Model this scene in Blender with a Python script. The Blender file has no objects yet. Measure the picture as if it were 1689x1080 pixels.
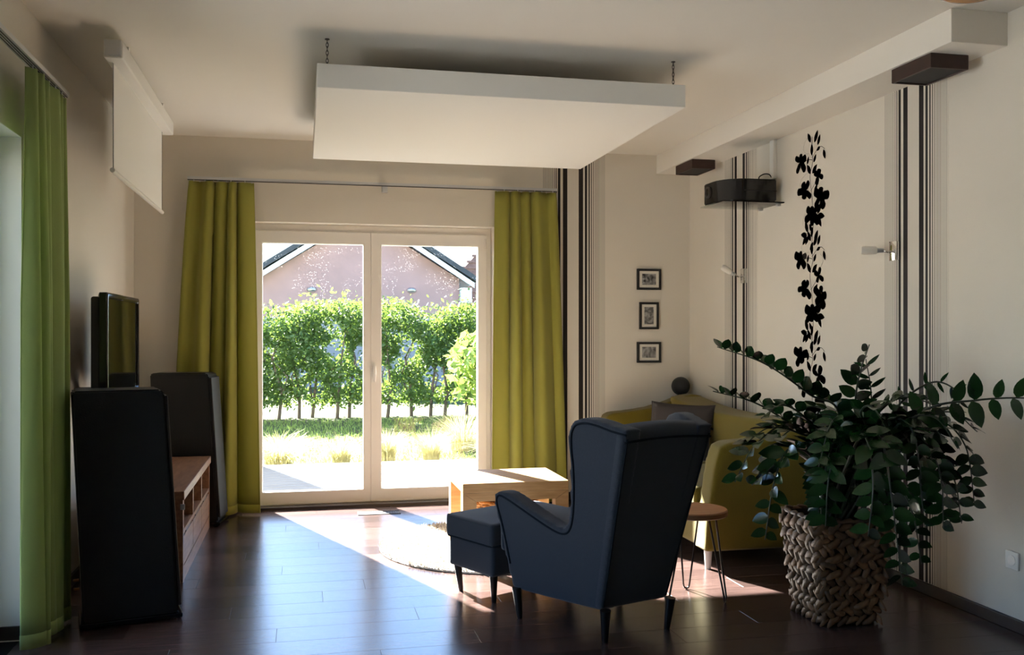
import bpy, bmesh, math, random
from mathutils import Vector, Matrix, Euler
random.seed(7)
S = bpy.context.scene
C = S.collection
PI = math.pi

# ---------------------------------------------------------------- camera, sky, sun, exposure
F_PX, HORIZON, CAM_H, YAW = 1560.0, 548.0, 1.33, math.radians(12.45)
cam = bpy.data.cameras.new('camera')
cam.sensor_width = 36.0
cam.lens = 36.0 * F_PX / 1689.0
cam.shift_y = (HORIZON - 540.0) / 1689.0
cam.clip_end = 300
camo = bpy.data.objects.new('camera', cam)
camo.location = (0, 0, CAM_H)
camo.rotation_euler = (PI / 2, 0, -YAW)
C.objects.link(camo)
S.camera = camo

SUN_EL = math.radians(32.0)
SUN_TRAVEL = Vector((0.354 * math.cos(SUN_EL), -0.935 * math.cos(SUN_EL), -math.sin(SUN_EL)))
w = bpy.data.worlds.new('sky')
S.world = w
w.use_nodes = True
wn = w.node_tree
bg = wn.nodes['Background']
sk = wn.nodes.new('ShaderNodeTexSky')
sk.sky_type = 'NISHITA'
sk.sun_disc = False
sk.sun_elevation = SUN_EL
sk.sun_rotation = math.atan2(-0.354, 0.935)
sk.air_density = 1.0
sk.dust_density = 0.4
sk.ozone_density = 2.5
tint = wn.nodes.new('ShaderNodeMix')
tint.data_type, tint.blend_type = 'RGBA', 'MULTIPLY'
tint.inputs['Factor'].default_value = 1.0
tint.inputs['B'].default_value = (0.86, 0.96, 1.12, 1)
wn.links.new(sk.outputs[0], tint.inputs['A'])
wn.links.new(tint.outputs['Result'], bg.inputs[0])
bg.inputs[1].default_value = 0.75

sl = bpy.data.lights.new('sun', 'SUN')
sl.energy = 85.0
sl.angle = math.radians(0.6)
sl.color = (1.0, 0.96, 0.91)
slo = bpy.data.objects.new('sun', sl)
slo.rotation_euler = SUN_TRAVEL.to_track_quat('-Z', 'Y').to_euler()
slo.location = (-6, 18, 12)
C.objects.link(slo)

def portal(name, loc, rot, sx, sy):
    l = bpy.data.lights.new(name, 'AREA')
    l.shape = 'RECTANGLE'
    l.size, l.size_y = sx, sy
    l.cycles.is_portal = True
    o = bpy.data.objects.new(name, l)
    o.location = loc
    o.rotation_euler = rot
    C.objects.link(o)
portal('garden_door_portal', (0.51, 7.60, 1.08), (-PI / 2, 0, 0), 1.95, 2.2)
portal('side_window_portal', (-1.53, 3.285, 1.1), (0, -PI / 2, 0), 2.25, 2.4)

S.view_settings.view_transform = 'Standard'
S.view_settings.look = 'None'
S.view_settings.exposure = 0.15
S.view_settings.gamma = 1.0
S.view_settings.use_curve_mapping = False
S.cycles.use_denoising = True
S.cycles.max_bounces = 10
S.cycles.diffuse_bounces = 6
S.cycles.transparent_max_bounces = 16
S.cycles.sample_clamp_indirect = 8.0

# ---------------------------------------------------------------- helpers
def pix(x, y, zc):
    """world point seen at photo pixel (x, y) at distance zc along the camera axis"""
    a = (x - 844.5) / F_PX
    fx, fy = math.sin(YAW), math.cos(YAW)
    return Vector((zc * (fx + a * fy), zc * (fy - a * fx), CAM_H + zc * (HORIZON - y) / F_PX))

def add_box(bm, x0, x1, y0, y1, z0, z1):
    vs = [bm.verts.new((x, y, z)) for z in (z0, z1) for y in (y0, y1) for x in (x0, x1)]
    fs = []
    for q in ((0, 2, 3, 1), (4, 5, 7, 6), (0, 1, 5, 4), (2, 6, 7, 3), (0, 4, 6, 2), (1, 3, 7, 5)):
        fs.append(bm.faces.new([vs[i] for i in q]))
    return vs

def box(x0, x1, y0, y1, z0, z1, bevel=0.0, seg=2):
    bm = bmesh.new()
    add_box(bm, x0, x1, y0, y1, z0, z1)
    if bevel:
        bmesh.ops.bevel(bm, geom=bm.edges[:], offset=bevel, segments=seg, affect='EDGES', profile=0.5)
    return bm

def prism(pts, axis, a, b):
    """polygon pts extruded along axis from a to b; pts are the two other coordinates in order"""
    bm = bmesh.new()
    def mk(p, t):
        if axis == 'x': return (t, p[0], p[1])
        if axis == 'y': return (p[0], t, p[1])
        return (p[0], p[1], t)
    va = [bm.verts.new(mk(p, a)) for p in pts]
    vb = [bm.verts.new(mk(p, b)) for p in pts]
    bm.faces.new(va)
    bm.faces.new(list(reversed(vb)))
    n = len(pts)
    for i in range(n):
        bm.faces.new((va[i], vb[i], vb[(i + 1) % n], va[(i + 1) % n]))
    bmesh.ops.recalc_face_normals(bm, faces=bm.faces[:])
    return bm

def add_tube(bm, pts, r, seg=8, cap=True, closed=False):
    pts = [Vector(p) for p in pts]
    n = len(pts)
    rs = r if isinstance(r, (list, tuple)) else [r] * n
    rings = []
    up = Vector((0, 0, 1))
    prev = None
    for i, p in enumerate(pts):
        if closed:
            t = pts[(i + 1) % n] - pts[i - 1]
        else:
            t = pts[min(i + 1, n - 1)] - pts[max(i - 1, 0)]
        t.normalize()
        if prev is None:
            a = t.cross(up)
            if a.length < 1e-3: a = t.cross(Vector((1, 0, 0)))
        else:
            a = prev - t * prev.dot(t)
            if a.length < 1e-4: a = t.cross(up)
        a.normalize()
        prev = a
        b = t.cross(a)
        rings.append([bm.verts.new(p + (a * math.cos(2 * PI * k / seg) + b * math.sin(2 * PI * k / seg)) * rs[i]) for k in range(seg)])
    m = n if closed else n - 1
    for i in range(m):
        A, B = rings[i], rings[(i + 1) % n]
        for k in range(seg):
            bm.faces.new((A[k], A[(k + 1) % seg], B[(k + 1) % seg], B[k]))
    if cap and not closed:
        bm.faces.new(list(reversed(rings[0])))
        bm.faces.new(rings[-1])

def tube(pts, r, seg=8, closed=False):
    bm = bmesh.new()
    add_tube(bm, pts, r, seg, True, closed)
    return bm

def lathe(profile, seg=32, axis='z'):
    bm = bmesh.new()
    rings = []
    for r, z in profile:
        r = max(r, 1e-4)
        ring = []
        for k in range(seg):
            a = 2 * PI * k / seg
            c, s = r * math.cos(a), r * math.sin(a)
            ring.append(bm.verts.new((c, s, z) if axis == 'z' else ((z, c, s) if axis == 'x' else (c, z, s))))
        rings.append(ring)
    for A, B in zip(rings, rings[1:]):
        for k in range(seg):
            bm.faces.new((A[k], A[(k + 1) % seg], B[(k + 1) % seg], B[k]))
    bm.faces.new(list(reversed(rings[0])))
    bm.faces.new(rings[-1])
    bmesh.ops.recalc_face_normals(bm, faces=bm.faces[:])
    return bm

def to_mesh(bm, name, smooth=False):
    if isinstance(bm, bpy.types.Mesh):
        me = bm
        me.name = name
    else:
        me = bpy.data.meshes.new(name)
        bm.to_mesh(me)
        bm.free()
    if smooth:
        for p in me.polygons: p.use_smooth = True
        if smooth == 'auto':
            me.set_sharp_from_angle(angle=math.radians(38))
    return me

def obj(name, bm, mat, parent=None, loc=(0, 0, 0), rot=(0, 0, 0), smooth=False, label=None, kind=None):
    me = to_mesh(bm, name, smooth)
    if mat is not None and not me.materials:
        me.materials.append(mat)
    o = bpy.data.objects.new(name, me)
    C.objects.link(o)
    o.location, o.rotation_euler = loc, rot
    if parent is not None: o.parent = parent
    if label: o['label'] = label
    if kind: o['kind'] = kind
    return o

def struct(name, bm, mat, **k):
    o = obj(name, bm, mat, **k)
    o['kind'] = 'structure'
    return o

def tag(o, label, cat, group=None):
    o['label'], o['category'] = label, cat
    if group: o['group'] = group
    return o

def thing(name, label, cat, loc=(0, 0, 0), rotz=0, group=None):
    o = bpy.data.objects.new(name, None)
    o.empty_display_size = 0.1
    C.objects.link(o)
    o.location, o.rotation_euler = loc, (0, 0, rotz)
    return tag(o, label, cat, group)

def soften(bm, voxel=0.014, it=8, deform=None):
    """voxel remesh + smoothing: upholstered, rounded solid"""
    bmesh.ops.recalc_face_normals(bm, faces=bm.faces[:])
    me = bpy.data.meshes.new('tmp')
    bm.to_mesh(me)
    bm.free()
    o = bpy.data.objects.new('tmp', me)
    C.objects.link(o)
    m = o.modifiers.new('r', 'REMESH')
    m.mode, m.voxel_size = 'VOXEL', voxel
    s = o.modifiers.new('s', 'SMOOTH')
    s.factor, s.iterations = 0.5, it
    dg = bpy.context.evaluated_depsgraph_get()
    res = bpy.data.meshes.new_from_object(o.evaluated_get(dg))
    bpy.data.objects.remove(o)
    bpy.data.meshes.remove(me)
    if deform:
        for v in res.vertices:
            v.co = deform(v.co)
    for p in res.polygons: p.use_smooth = True
    return res

def catmull(pts, n=8):
    pts = [Vector(p) for p in pts]
    P = [pts[0] * 2 - pts[1]] + pts + [pts[-1] * 2 - pts[-2]]
    out = []
    for i in range(1, len(P) - 2):
        for k in range(n):
            t = k / n
            a, b, c, d = P[i - 1], P[i], P[i + 1], P[i + 2]
            out.append(0.5 * ((2 * b) + (c - a) * t + (2 * a - 5 * b + 4 * c - d) * t * t + (3 * b - a - 3 * c + d) * t ** 3))
    out.append(pts[-1])
    return out

# ---------------------------------------------------------------- materials
def mat(name, col, rough=0.6, metal=0.0, spec=0.5, bump=0.0, bscale=200, var=0.0, vscale=6, col2=None, sheen=0.0, coat=0.0, stretch=None):
    m = bpy.data.materials.new(name)
    m.use_nodes = True
    nt = m.node_tree
    p = nt.nodes['Principled BSDF']
    p.inputs['Base Color'].default_value = (*col, 1)
    p.inputs['Roughness'].default_value = rough
    p.inputs['Metallic'].default_value = metal
    p.inputs['Specular IOR Level'].default_value = spec
    if sheen:
        p.inputs['Sheen Weight'].default_value = sheen
        p.inputs['Sheen Roughness'].default_value = 0.5
    if coat:
        p.inputs['Coat Weight'].default_value = coat
        p.inputs['Coat Roughness'].default_value = 0.12
    tc = nt.nodes.new('ShaderNodeTexCoord')
    src = tc.outputs['Object']
    if stretch:
        mp = nt.nodes.new('ShaderNodeMapping')
        mp.inputs['Scale'].default_value = stretch
        nt.links.new(src, mp.inputs[0])
        src = mp.outputs[0]
    if var or col2:
        n = nt.nodes.new('ShaderNodeTexNoise')
        n.inputs['Scale'].default_value = vscale
        n.inputs['Detail'].default_value = 4
        nt.links.new(src, n.inputs['Vector'])
        r = nt.nodes.new('ShaderNodeValToRGB')
        r.color_ramp.elements[0].position = 0.3
        r.color_ramp.elements[1].position = 0.7
        c2 = col2 or tuple(c * (1 - var) for c in col)
        r.color_ramp.elements[0].color = (*c2, 1)
        r.color_ramp.elements[1].color = (*col, 1)
        nt.links.new(n.outputs['Fac'], r.inputs[0])
        nt.links.new(r.outputs[0], p.inputs['Base Color'])
    if bump:
        n2 = nt.nodes.new('ShaderNodeTexNoise')
        n2.inputs['Scale'].default_value = bscale
        n2.inputs['Detail'].default_value = 3
        nt.links.new(src, n2.inputs['Vector'])
        b = nt.nodes.new('ShaderNodeBump')
        b.inputs['Strength'].default_value = bump
        b.inputs['Distance'].default_value = 0.004
        nt.links.new(n2.outputs['Fac'], b.inputs['Height'])
        nt.links.new(b.outputs[0], p.inputs['Normal'])
    return m

def translucent(m, col, fac):
    """mix a translucent lobe into a principled material (thin cloth, leaves)"""
    nt = m.node_tree
    p = nt.nodes['Principled BSDF']
    out = nt.nodes['Material Output']
    t = nt.nodes.new('ShaderNodeBsdfTranslucent')
    t.inputs[0].default_value = (*col, 1)
    mx = nt.nodes.new('ShaderNodeMixShader')
    mx.inputs[0].default_value = fac
    nt.links.new(p.outputs[0], mx.inputs[1])
    nt.links.new(t.outputs[0], mx.inputs[2])
    nt.links.new(mx.outputs[0], out.inputs[0])
    return m

def random_tint(m, lo, hi):
    """per-object lightness from Object Info > Random, multiplied on the base colour"""
    nt = m.node_tree
    p = nt.nodes['Principled BSDF']
    oi = nt.nodes.new('ShaderNodeObjectInfo')
    mr = nt.nodes.new('ShaderNodeMapRange')
    mr.inputs['To Min'].default_value, mr.inputs['To Max'].default_value = lo, hi
    nt.links.new(oi.outputs['Random'], mr.inputs['Value'])
    hsv = nt.nodes.new('ShaderNodeHueSaturation')
    nt.links.new(mr.outputs[0], hsv.inputs['Value'])
    lk = p.inputs['Base Color'].links
    if lk:
        s = lk[0].from_socket
        nt.links.new(s, hsv.inputs['Color'])
    else:
        hsv.inputs['Color'].default_value = p.inputs['Base Color'].default_value
    nt.links.new(hsv.outputs[0], p.inputs['Base Color'])
    return m

def glass_mat(name, tint=(1, 1, 1), refl=0.06, specks=False):
    m = bpy.data.materials.new(name)
    m.use_nodes = True
    nt = m.node_tree
    nt.nodes.remove(nt.nodes['Principled BSDF'])
    out = nt.nodes['Material Output']
    t = nt.nodes.new('ShaderNodeBsdfTransparent')
    t.inputs[0].default_value = (*tint, 1)
    g = nt.nodes.new('ShaderNodeBsdfGlossy')
    g.inputs['Roughness'].default_value = 0.0
    mx = nt.nodes.new('ShaderNodeMixShader')
    fr = nt.nodes.new('ShaderNodeFresnel')
    fr.inputs[0].default_value = 1.25
    nt.links.new(fr.outputs[0], mx.inputs[0])
    nt.links.new(t.outputs[0], mx.inputs[1])
    nt.links.new(g.outputs[0], mx.inputs[2])
    last = mx.outputs[0]
    if specks:
        tc = nt.nodes.new('ShaderNodeTexCoord')
        v = nt.nodes.new('ShaderNodeTexVoronoi')
        v.inputs['Scale'].default_value = 75
        nt.links.new(tc.outputs['Object'], v.inputs['Vector'])
        lt = nt.nodes.new('ShaderNodeMath')
        lt.operation = 'LESS_THAN'
        lt.inputs[1].default_value = 0.10
        nt.links.new(v.outputs['Distance'], lt.inputs[0])
        sx = nt.nodes.new('ShaderNodeSeparateXYZ')
        nt.links.new(tc.outputs['Object'], sx.inputs[0])
        n = nt.nodes.new('ShaderNodeTexNoise')
        n.inputs['Scale'].default_value = 5
        nt.links.new(tc.outputs['Object'], n.inputs['Vector'])
        ad = nt.nodes.new('ShaderNodeMath')
        ad.operation = 'MULTIPLY_ADD'
        ad.inputs[1].default_value = 0.35
        nt.links.new(sx.outputs['Z'], ad.inputs[0])
        nt.links.new(n.outputs['Fac'], ad.inputs[2])
        gt = nt.nodes.new('ShaderNodeMath')
        gt.operation = 'GREATER_THAN'
        gt.inputs[1].default_value = 1.12
        nt.links.new(ad.outputs[0], gt.inputs[0])
        mu = nt.nodes.new('ShaderNodeMath')
        mu.operation = 'MULTIPLY'
        nt.links.new(lt.outputs[0], mu.inputs[0])
        nt.links.new(gt.outputs[0], mu.inputs[1])
        m6 = nt.nodes.new('ShaderNodeMath')
        m6.operation = 'MULTIPLY'
        m6.inputs[1].default_value = 0.35
        nt.links.new(mu.outputs[0], m6.inputs[0])
        tr = nt.nodes.new('ShaderNodeBsdfTranslucent')
        tr.inputs[0].default_value = (0.9, 0.9, 0.9, 1)
        mx2 = nt.nodes.new('ShaderNodeMixShader')
        nt.links.new(m6.outputs[0], mx2.inputs[0])
        nt.links.new(last, mx2.inputs[1])
        nt.links.new(tr.outputs[0], mx2.inputs[2])
        last = mx2.outputs[0]
    nt.links.new(last, out.inputs[0])
    return m

M = {}
M['wall'] = mat('cream_wallpaper', (0.70, 0.66, 0.585), 0.75, spec=0.25, bump=0.25, bscale=260)
M['ceil'] = mat('white_ceiling_paint', (0.78, 0.75, 0.69), 0.8, spec=0.2, bump=0.15, bscale=180)
M['panel'] = mat('matt_white_panel', (0.80, 0.79, 0.75), 0.7, spec=0.25)
M['outer'] = mat('white_render', (0.7, 0.68, 0.64), 0.9, spec=0.1)
M['white'] = mat('white_window_pvc', (0.80, 0.77, 0.73), 0.35, spec=0.4)
M['silver'] = mat('brushed_aluminium', (0.62, 0.63, 0.64), 0.35, metal=0.85)
M['chrome'] = mat('chrome', (0.85, 0.85, 0.85), 0.08, metal=1.0)
M['darkbase'] = mat('dark_brown_wood_trim', (0.028, 0.017, 0.013), 0.4, var=0.4, vscale=12)
M['plank'] = random_tint(mat('dark_walnut_laminate', (0.085, 0.052, 0.046), 0.23, spec=0.5, col2=(0.045, 0.027, 0.023), vscale=5, bump=0.05, bscale=40, stretch=(1, 14, 1)), 0.55, 1.5)
M['joint'] = mat('floor_joint', (0.008, 0.005, 0.004), 0.7)
M['green'] = translucent(mat('lime_green_curtain', (0.36, 0.35, 0.075), 0.85, spec=0.15, bump=0.35, bscale=420, sheen=0.15), (0.42, 0.40, 0.08), 0.25)
M['greenL'] = translucent(mat('apple_green_curtain', (0.36, 0.45, 0.16), 0.85, spec=0.15, bump=0.35, bscale=420, sheen=0.15), (0.40, 0.50, 0.17), 0.30)
M['black_veneer'] = mat('black_ash_veneer', (0.007, 0.007, 0.0075), 0.42, spec=0.4, bump=0.3, bscale=160)
M['black_gloss'] = mat('black_gloss_plastic', (0.006, 0.006, 0.007), 0.12, spec=0.5)
M['black_matt'] = mat('black_matt_plastic', (0.012, 0.012, 0.013), 0.55, spec=0.4)
M['screen'] = mat('tv_screen_glass', (0.006, 0.007, 0.006), 0.06, spec=0.6)
M['acacia'] = mat('reddish_brown_wood', (0.30, 0.155, 0.085), 0.42, col2=(0.16, 0.075, 0.04), vscale=7, stretch=(6, 0.8, 6), bump=0.06, bscale=50)
M['oak'] = mat('honey_oak', (0.62, 0.36, 0.15), 0.5, col2=(0.47, 0.25, 0.09), vscale=6, stretch=(1.2, 9, 9), bump=0.05, bscale=60)
M['stoolwood'] = mat('orange_pine', (0.50, 0.22, 0.085), 0.45, col2=(0.36, 0.14, 0.05), vscale=5, stretch=(1, 8, 8))
M['bluegrey'] = mat('slate_blue_grey_wool', (0.038, 0.046, 0.061), 0.9, spec=0.12, bump=0.5, bscale=500, var=0.25, vscale=260, sheen=0.25)
M['pipe'] = mat('dark_slate_piping', (0.014, 0.017, 0.022), 0.9, spec=0.1)
M['blackleg'] = mat('black_stained_leg', (0.006, 0.005, 0.005), 0.35)
M['olive'] = mat('mustard_olive_upholstery', (0.175, 0.132, 0.014), 0.9, spec=0.12, bump=0.45, bscale=420, var=0.2, vscale=200, sheen=0.2)
M['greycush'] = mat('taupe_grey_cushion', (0.06, 0.052, 0.05), 0.95, spec=0.1, bump=0.5, bscale=300)
M['lightmetal'] = mat('pale_sofa_foot', (0.7, 0.69, 0.66), 0.4)
M['rug'] = mat('cream_shag_pile', (0.62, 0.58, 0.52), 0.95, spec=0.05, var=0.3, vscale=90)
M['wicker'] = mat('golden_wicker', (0.50, 0.25, 0.075), 0.7, col2=(0.16, 0.07, 0.02), vscale=55, bump=0.6, bscale=120)
M['hyacinth'] = random_tint(mat('dried_water_hyacinth', (0.21, 0.108, 0.044), 0.6, col2=(0.10, 0.046, 0.017), vscale=18, stretch=(1, 1, 3), bump=0.5, bscale=90), 0.6, 1.3)
M['basket_in'] = mat('basket_lining', (0.05, 0.035, 0.02), 0.9)
M['soil'] = mat('dark_potting_soil', (0.012, 0.009, 0.007), 0.95, bump=0.8, bscale=60)
M['leaf'] = random_tint(mat('glossy_dark_green_leaf', (0.014, 0.052, 0.012), 0.22, spec=0.55, var=0.35, vscale=14), 0.6, 1.3)
M['stem'] = mat('dark_green_stem', (0.016, 0.024, 0.012), 0.4)
M['youngleaf'] = mat('yellow_green_leaf', (0.35, 0.45, 0.04), 0.35)
M['steel'] = mat('dark_steel_rod', (0.10, 0.09, 0.085), 0.35, metal=0.9)
M['brownbox'] = mat('dark_mahogany', (0.040, 0.016, 0.012), 0.45, var=0.4, vscale=14)
M['print'] = mat('black_wallpaper_print', (0.030, 0.025, 0.026), 0.6, spec=0.3)
M['tendril'] = mat('grey_wallpaper_print', (0.33, 0.29, 0.25), 0.7, spec=0.2)
M['mount'] = mat('white_picture_mount', (0.78, 0.75, 0.68), 0.8)
M['frost'] = mat('frosted_glass_shade', (0.75, 0.72, 0.66), 0.5)
M['amber'] = mat('amber_glass', (0.42, 0.20, 0.05), 0.25)
M['brass'] = mat('aged_brass', (0.45, 0.25, 0.10), 0.35, metal=0.9)
M['grille'] = mat('grey_vent_metal', (0.055, 0.053, 0.05), 0.75, spec=0.15)
M['glass'] = glass_mat('window_glass', (0.97, 0.985, 0.98), specks=True)
M['shelfglass'] = glass_mat('shelf_glass', (0.90, 0.93, 0.91))
# outdoors
M['lawn'] = mat('lawn_ground', (0.055, 0.08, 0.025), 0.95, spec=0.1, col2=(0.09, 0.085, 0.04), vscale=1.5, bump=0.6, bscale=40)
M['grass'] = translucent(mat('lawn_blade', (0.14, 0.22, 0.05), 0.7), (0.25, 0.33, 0.06), 0.4)
M['straw'] = translucent(mat('straw_grass_blade', (0.42, 0.38, 0.19), 0.7), (0.45, 0.42, 0.18), 0.35)
M['hedge'] = translucent(random_tint(mat('hedge_leaf', (0.075, 0.15, 0.045), 0.5, var=0.5, vscale=3), 0.9, 1.1), (0.17, 0.26, 0.04), 0.45)
M['shrub'] = translucent(mat('pale_green_leaf', (0.16, 0.26, 0.06), 0.5), (0.26, 0.33, 0.06), 0.5)
M['bark'] = mat('grey_brown_bark', (0.10, 0.08, 0.06), 0.9, bump=0.6, bscale=60)
M['deck'] = random_tint(mat('weathered_deck_wood', (0.12, 0.117, 0.11), 0.7, var=0.25, vscale=6, stretch=(1, 10, 1)), 0.85, 1.1)
M['pink'] = mat('salmon_pink_render', (0.46, 0.29, 0.26), 0.95, spec=0.1, var=0.12, vscale=1.5)
M['bounce_gravel'] = mat('pale_bounce_gravel', (0.52, 0.50, 0.46), 0.95, spec=0.1, bump=0.5, bscale=60)  # unseen ground, made pale to bounce daylight in through the side window
M['base'] = mat('grey_house_base', (0.34, 0.33, 0.33), 0.95, spec=0.1)
M['rooftile'] = mat('dark_grey_roof', (0.075, 0.08, 0.085), 0.8, var=0.4, vscale=8, bump=0.6, bscale=20)
M['browntile'] = mat('brown_clay_tile', (0.24, 0.14, 0.11), 0.8, var=0.3, vscale=6)
M['fascia'] = mat('white_fascia', (0.8, 0.8, 0.8), 0.6)
M['shed'] = mat('dark_brown_boards', (0.06, 0.035, 0.025), 0.8)

# striped wallpaper: bands along local x in 0..1
BANDS = [(0.165, 0.171), (0.190, 0.199), (0.215, 0.229), (0.247, 0.287), (0.325, 0.395), (0.572, 0.642), (0.668, 0.706), (0.727, 0.748), (0.766, 0.780), (0.798, 0.806)]
def stripe_mat():
    m = bpy.data.materials.new('black_striped_wallpaper')
    m.use_nodes = True
    nt = m.node_tree
    p = nt.nodes['Principled BSDF']
    p.inputs['Roughness'].default_value = 0.6
    p.inputs['Specular IOR Level'].default_value = 0.3
    tc = nt.nodes.new('ShaderNodeTexCoord')
    sp = nt.nodes.new('ShaderNodeSeparateXYZ')
    nt.links.new(tc.outputs['Object'], sp.inputs[0])
    u = nt.nodes.new('ShaderNodeMath')
    u.operation = 'DIVIDE'
    u.inputs[1].default_value = 0.53
    nt.links.new(sp.outputs['X'], u.inputs[0])
    def ramp(stops):
        r = nt.nodes.new('ShaderNodeValToRGB')
        r.color_ramp.interpolation = 'CONSTANT'
        el = r.color_ramp.elements
        el[0].position, el[0].color = 0, (0, 0, 0, 1)
        el.remove(el[1])
        for a, v in stops:
            e = el.new(a)
            e.color = (v, v, v, 1)
        nt.links.new(u.outputs[0], r.inputs[0])
        return r.outputs[0]
    st = []
    for a, b in BANDS: st += [(a, 1), (b, 0)]
    thick = ramp(st)
    fr = nt.nodes.new('ShaderNodeMath')
    fr.operation = 'MULTIPLY'
    fr.inputs[1].default_value = 46
    nt.links.new(u.outputs[0], fr.inputs[0])
    f2 = nt.nodes.new('ShaderNodeMath')
    f2.operation = 'FRACT'
    nt.links.new(fr.outputs[0], f2.inputs[0])
    lt = nt.nodes.new('ShaderNodeMath')
    lt.operation = 'LESS_THAN'
    lt.inputs[1].default_value = 0.34
    nt.links.new(f2.outputs[0], lt.inputs[0])
    fm = ramp([(0.004, 0.62), (0.16, 0), (0.405, 0.26), (0.565, 0), (0.815, 0.75), (0.90, 0.5), (0.995, 0)])
    mu = nt.nodes.new('ShaderNodeMath')
    mu.operation = 'MULTIPLY'
    nt.links.new(lt.outputs[0], mu.inputs[0])
    nt.links.new(fm, mu.inputs[1])
    mx = nt.nodes.new('ShaderNodeMath')
    mx.operation = 'MAXIMUM'
    nt.links.new(mu.outputs[0], mx.inputs[0])
    nt.links.new(thick, mx.inputs[1])
    mc = nt.nodes.new('ShaderNodeMix')
    mc.data_type = 'RGBA'
    mc.inputs['A'].default_value = (0.70, 0.66, 0.585, 1)
    mc.inputs['B'].default_value = (0.014, 0.011, 0.011, 1)
    nt.links.new(mx.outputs[0], mc.inputs['Factor'])
    nt.links.new(mc.outputs['Result'], p.inputs['Base Color'])
    return m
M['stripes'] = stripe_mat()

# ---------------------------------------------------------------- room shell
XL, XR, YB, YR, ZC, T = -1.195, 3.10, 7.27, -2.2, 2.77, 0.36
DX0, DX1, DZ = -0.44, 1.461, 2.155          # garden door opening
WY0, WY1, WZ = 2.1, 4.47, 2.18              # side window opening, floor to head

floor = struct('floor', box(XL - T, XR + T, YR - T, YB + T, -0.20, -0.010), M['joint'])
PW, PL = 0.193, 1.29
plank_cache = {}
def plank_mesh(L):
    key = round(L, 3)
    if key not in plank_cache:
        bm = bmesh.new()
        add_box(bm, 0.0004, L - 0.0004, 0.0005, PW - 0.0005, -0.0095, 0.0)
        top = [e for e in bm.edges if all(abs(v.co.z) < 1e-5 for v in e.verts)]
        bmesh.ops.bevel(bm, geom=top, offset=0.0006, segments=1, affect='EDGES')
        me = to_mesh(bm, 'plank')
        me.materials.append(M['plank'])
        plank_cache[key] = me
    return plank_cache[key]
row = 0
y = YB - PW + 0.0
offs = [0.0, 0.43, 0.86, 0.21, 0.64, 1.07]
while y > YR - PW:
    x = XL - offs[row % 6]
    while x < XR:
        a, b = max(x, XL), min(x + PL, XR)
        if b - a > 0.05:
            o = bpy.data.objects.new('plank', plank_mesh(b - a))
            C.objects.link(o)
            o.location = (a, y, 0)
            o.parent = floor
        x += PL
    y -= PW
    row += 1

def multi(boxes):
    bm = bmesh.new()
    for b in boxes: add_box(bm, *b)
    return bm
ceiling = struct('ceiling', box(XL - T, XR + T, YR - T, YB + T, ZC, ZC + 0.25), M['ceil'])
wall_back = struct('wall_back', multi([(XL - T, DX0, YB, YB + T, -0.2, ZC), (DX1, XR + T, YB, YB + T, -0.2, ZC), (DX0, DX1, YB, YB + T, DZ, ZC)]), M['wall'])
wall_right = struct('wall_right', box(XR, XR + T, YR - T, YB, -0.2, ZC), M['wall'])
wall_left = struct('wall_left', multi([(XL - T, XL, YR, WY0, -0.2, ZC), (XL - T, XL, WY1, YB, -0.2, ZC), (XL - T, XL, WY0, WY1, WZ, ZC)]), M['wall'])
wall_front = struct('wall_front', box(XL - T, XR, YR - T, YR, -0.2, ZC), M['wall'])
struct('ceiling_beam', box(2.81, XR, 3.68, YB, 2.62, ZC, 0.003), M['ceil'])

struct('baseboard_right', box(XR - 0.016, XR, YR, YB, 0, 0.058, 0.004), M['darkbase'])
struct('baseboard_back', multi([(XL, DX0, YB - 0.016, YB, 0, 0.058), (DX1, XR - 0.016, YB - 0.016, YB, 0, 0.058)]), M['darkbase'])
struct('baseboard_left', multi([(XL, XL + 0.016, WY1, YB - 0.016, 0, 0.058), (XL - 0.20, XL, WY1 - 0.016, WY1, 0, 0.058)]), M['darkbase'])
struct('baseboard_front', box(XL, XR - 0.016, YR, YR + 0.016, 0, 0.058), M['darkbase'])
struct('trim_1', box(DX0, DX1, YB - 0.004, YB + 0.08, -0.01, 0.022, 0.003), M['darkbase'])

# wallpaper strips (printed paper on the walls)
H0, H1 = 0.058, 2.62
def strip(parent, loc, rotz, h1, mname):
    bm = bmesh.new()
    add_box(bm, 0, 0.53, -0.0012, 0, H0, h1)
    return obj('wallpaper_strip', bm, mname, parent, loc, (0, 0, rotz))
strip(wall_back, (1.846, YB, 0), 0, ZC, M['stripes'])
strip(wall_right, (XR, 6.616, 0), -PI / 2, H1, M['stripes'])
strip(wall_right, (XR, 4.612, 0), -PI / 2, H1, M['stripes'])

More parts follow.
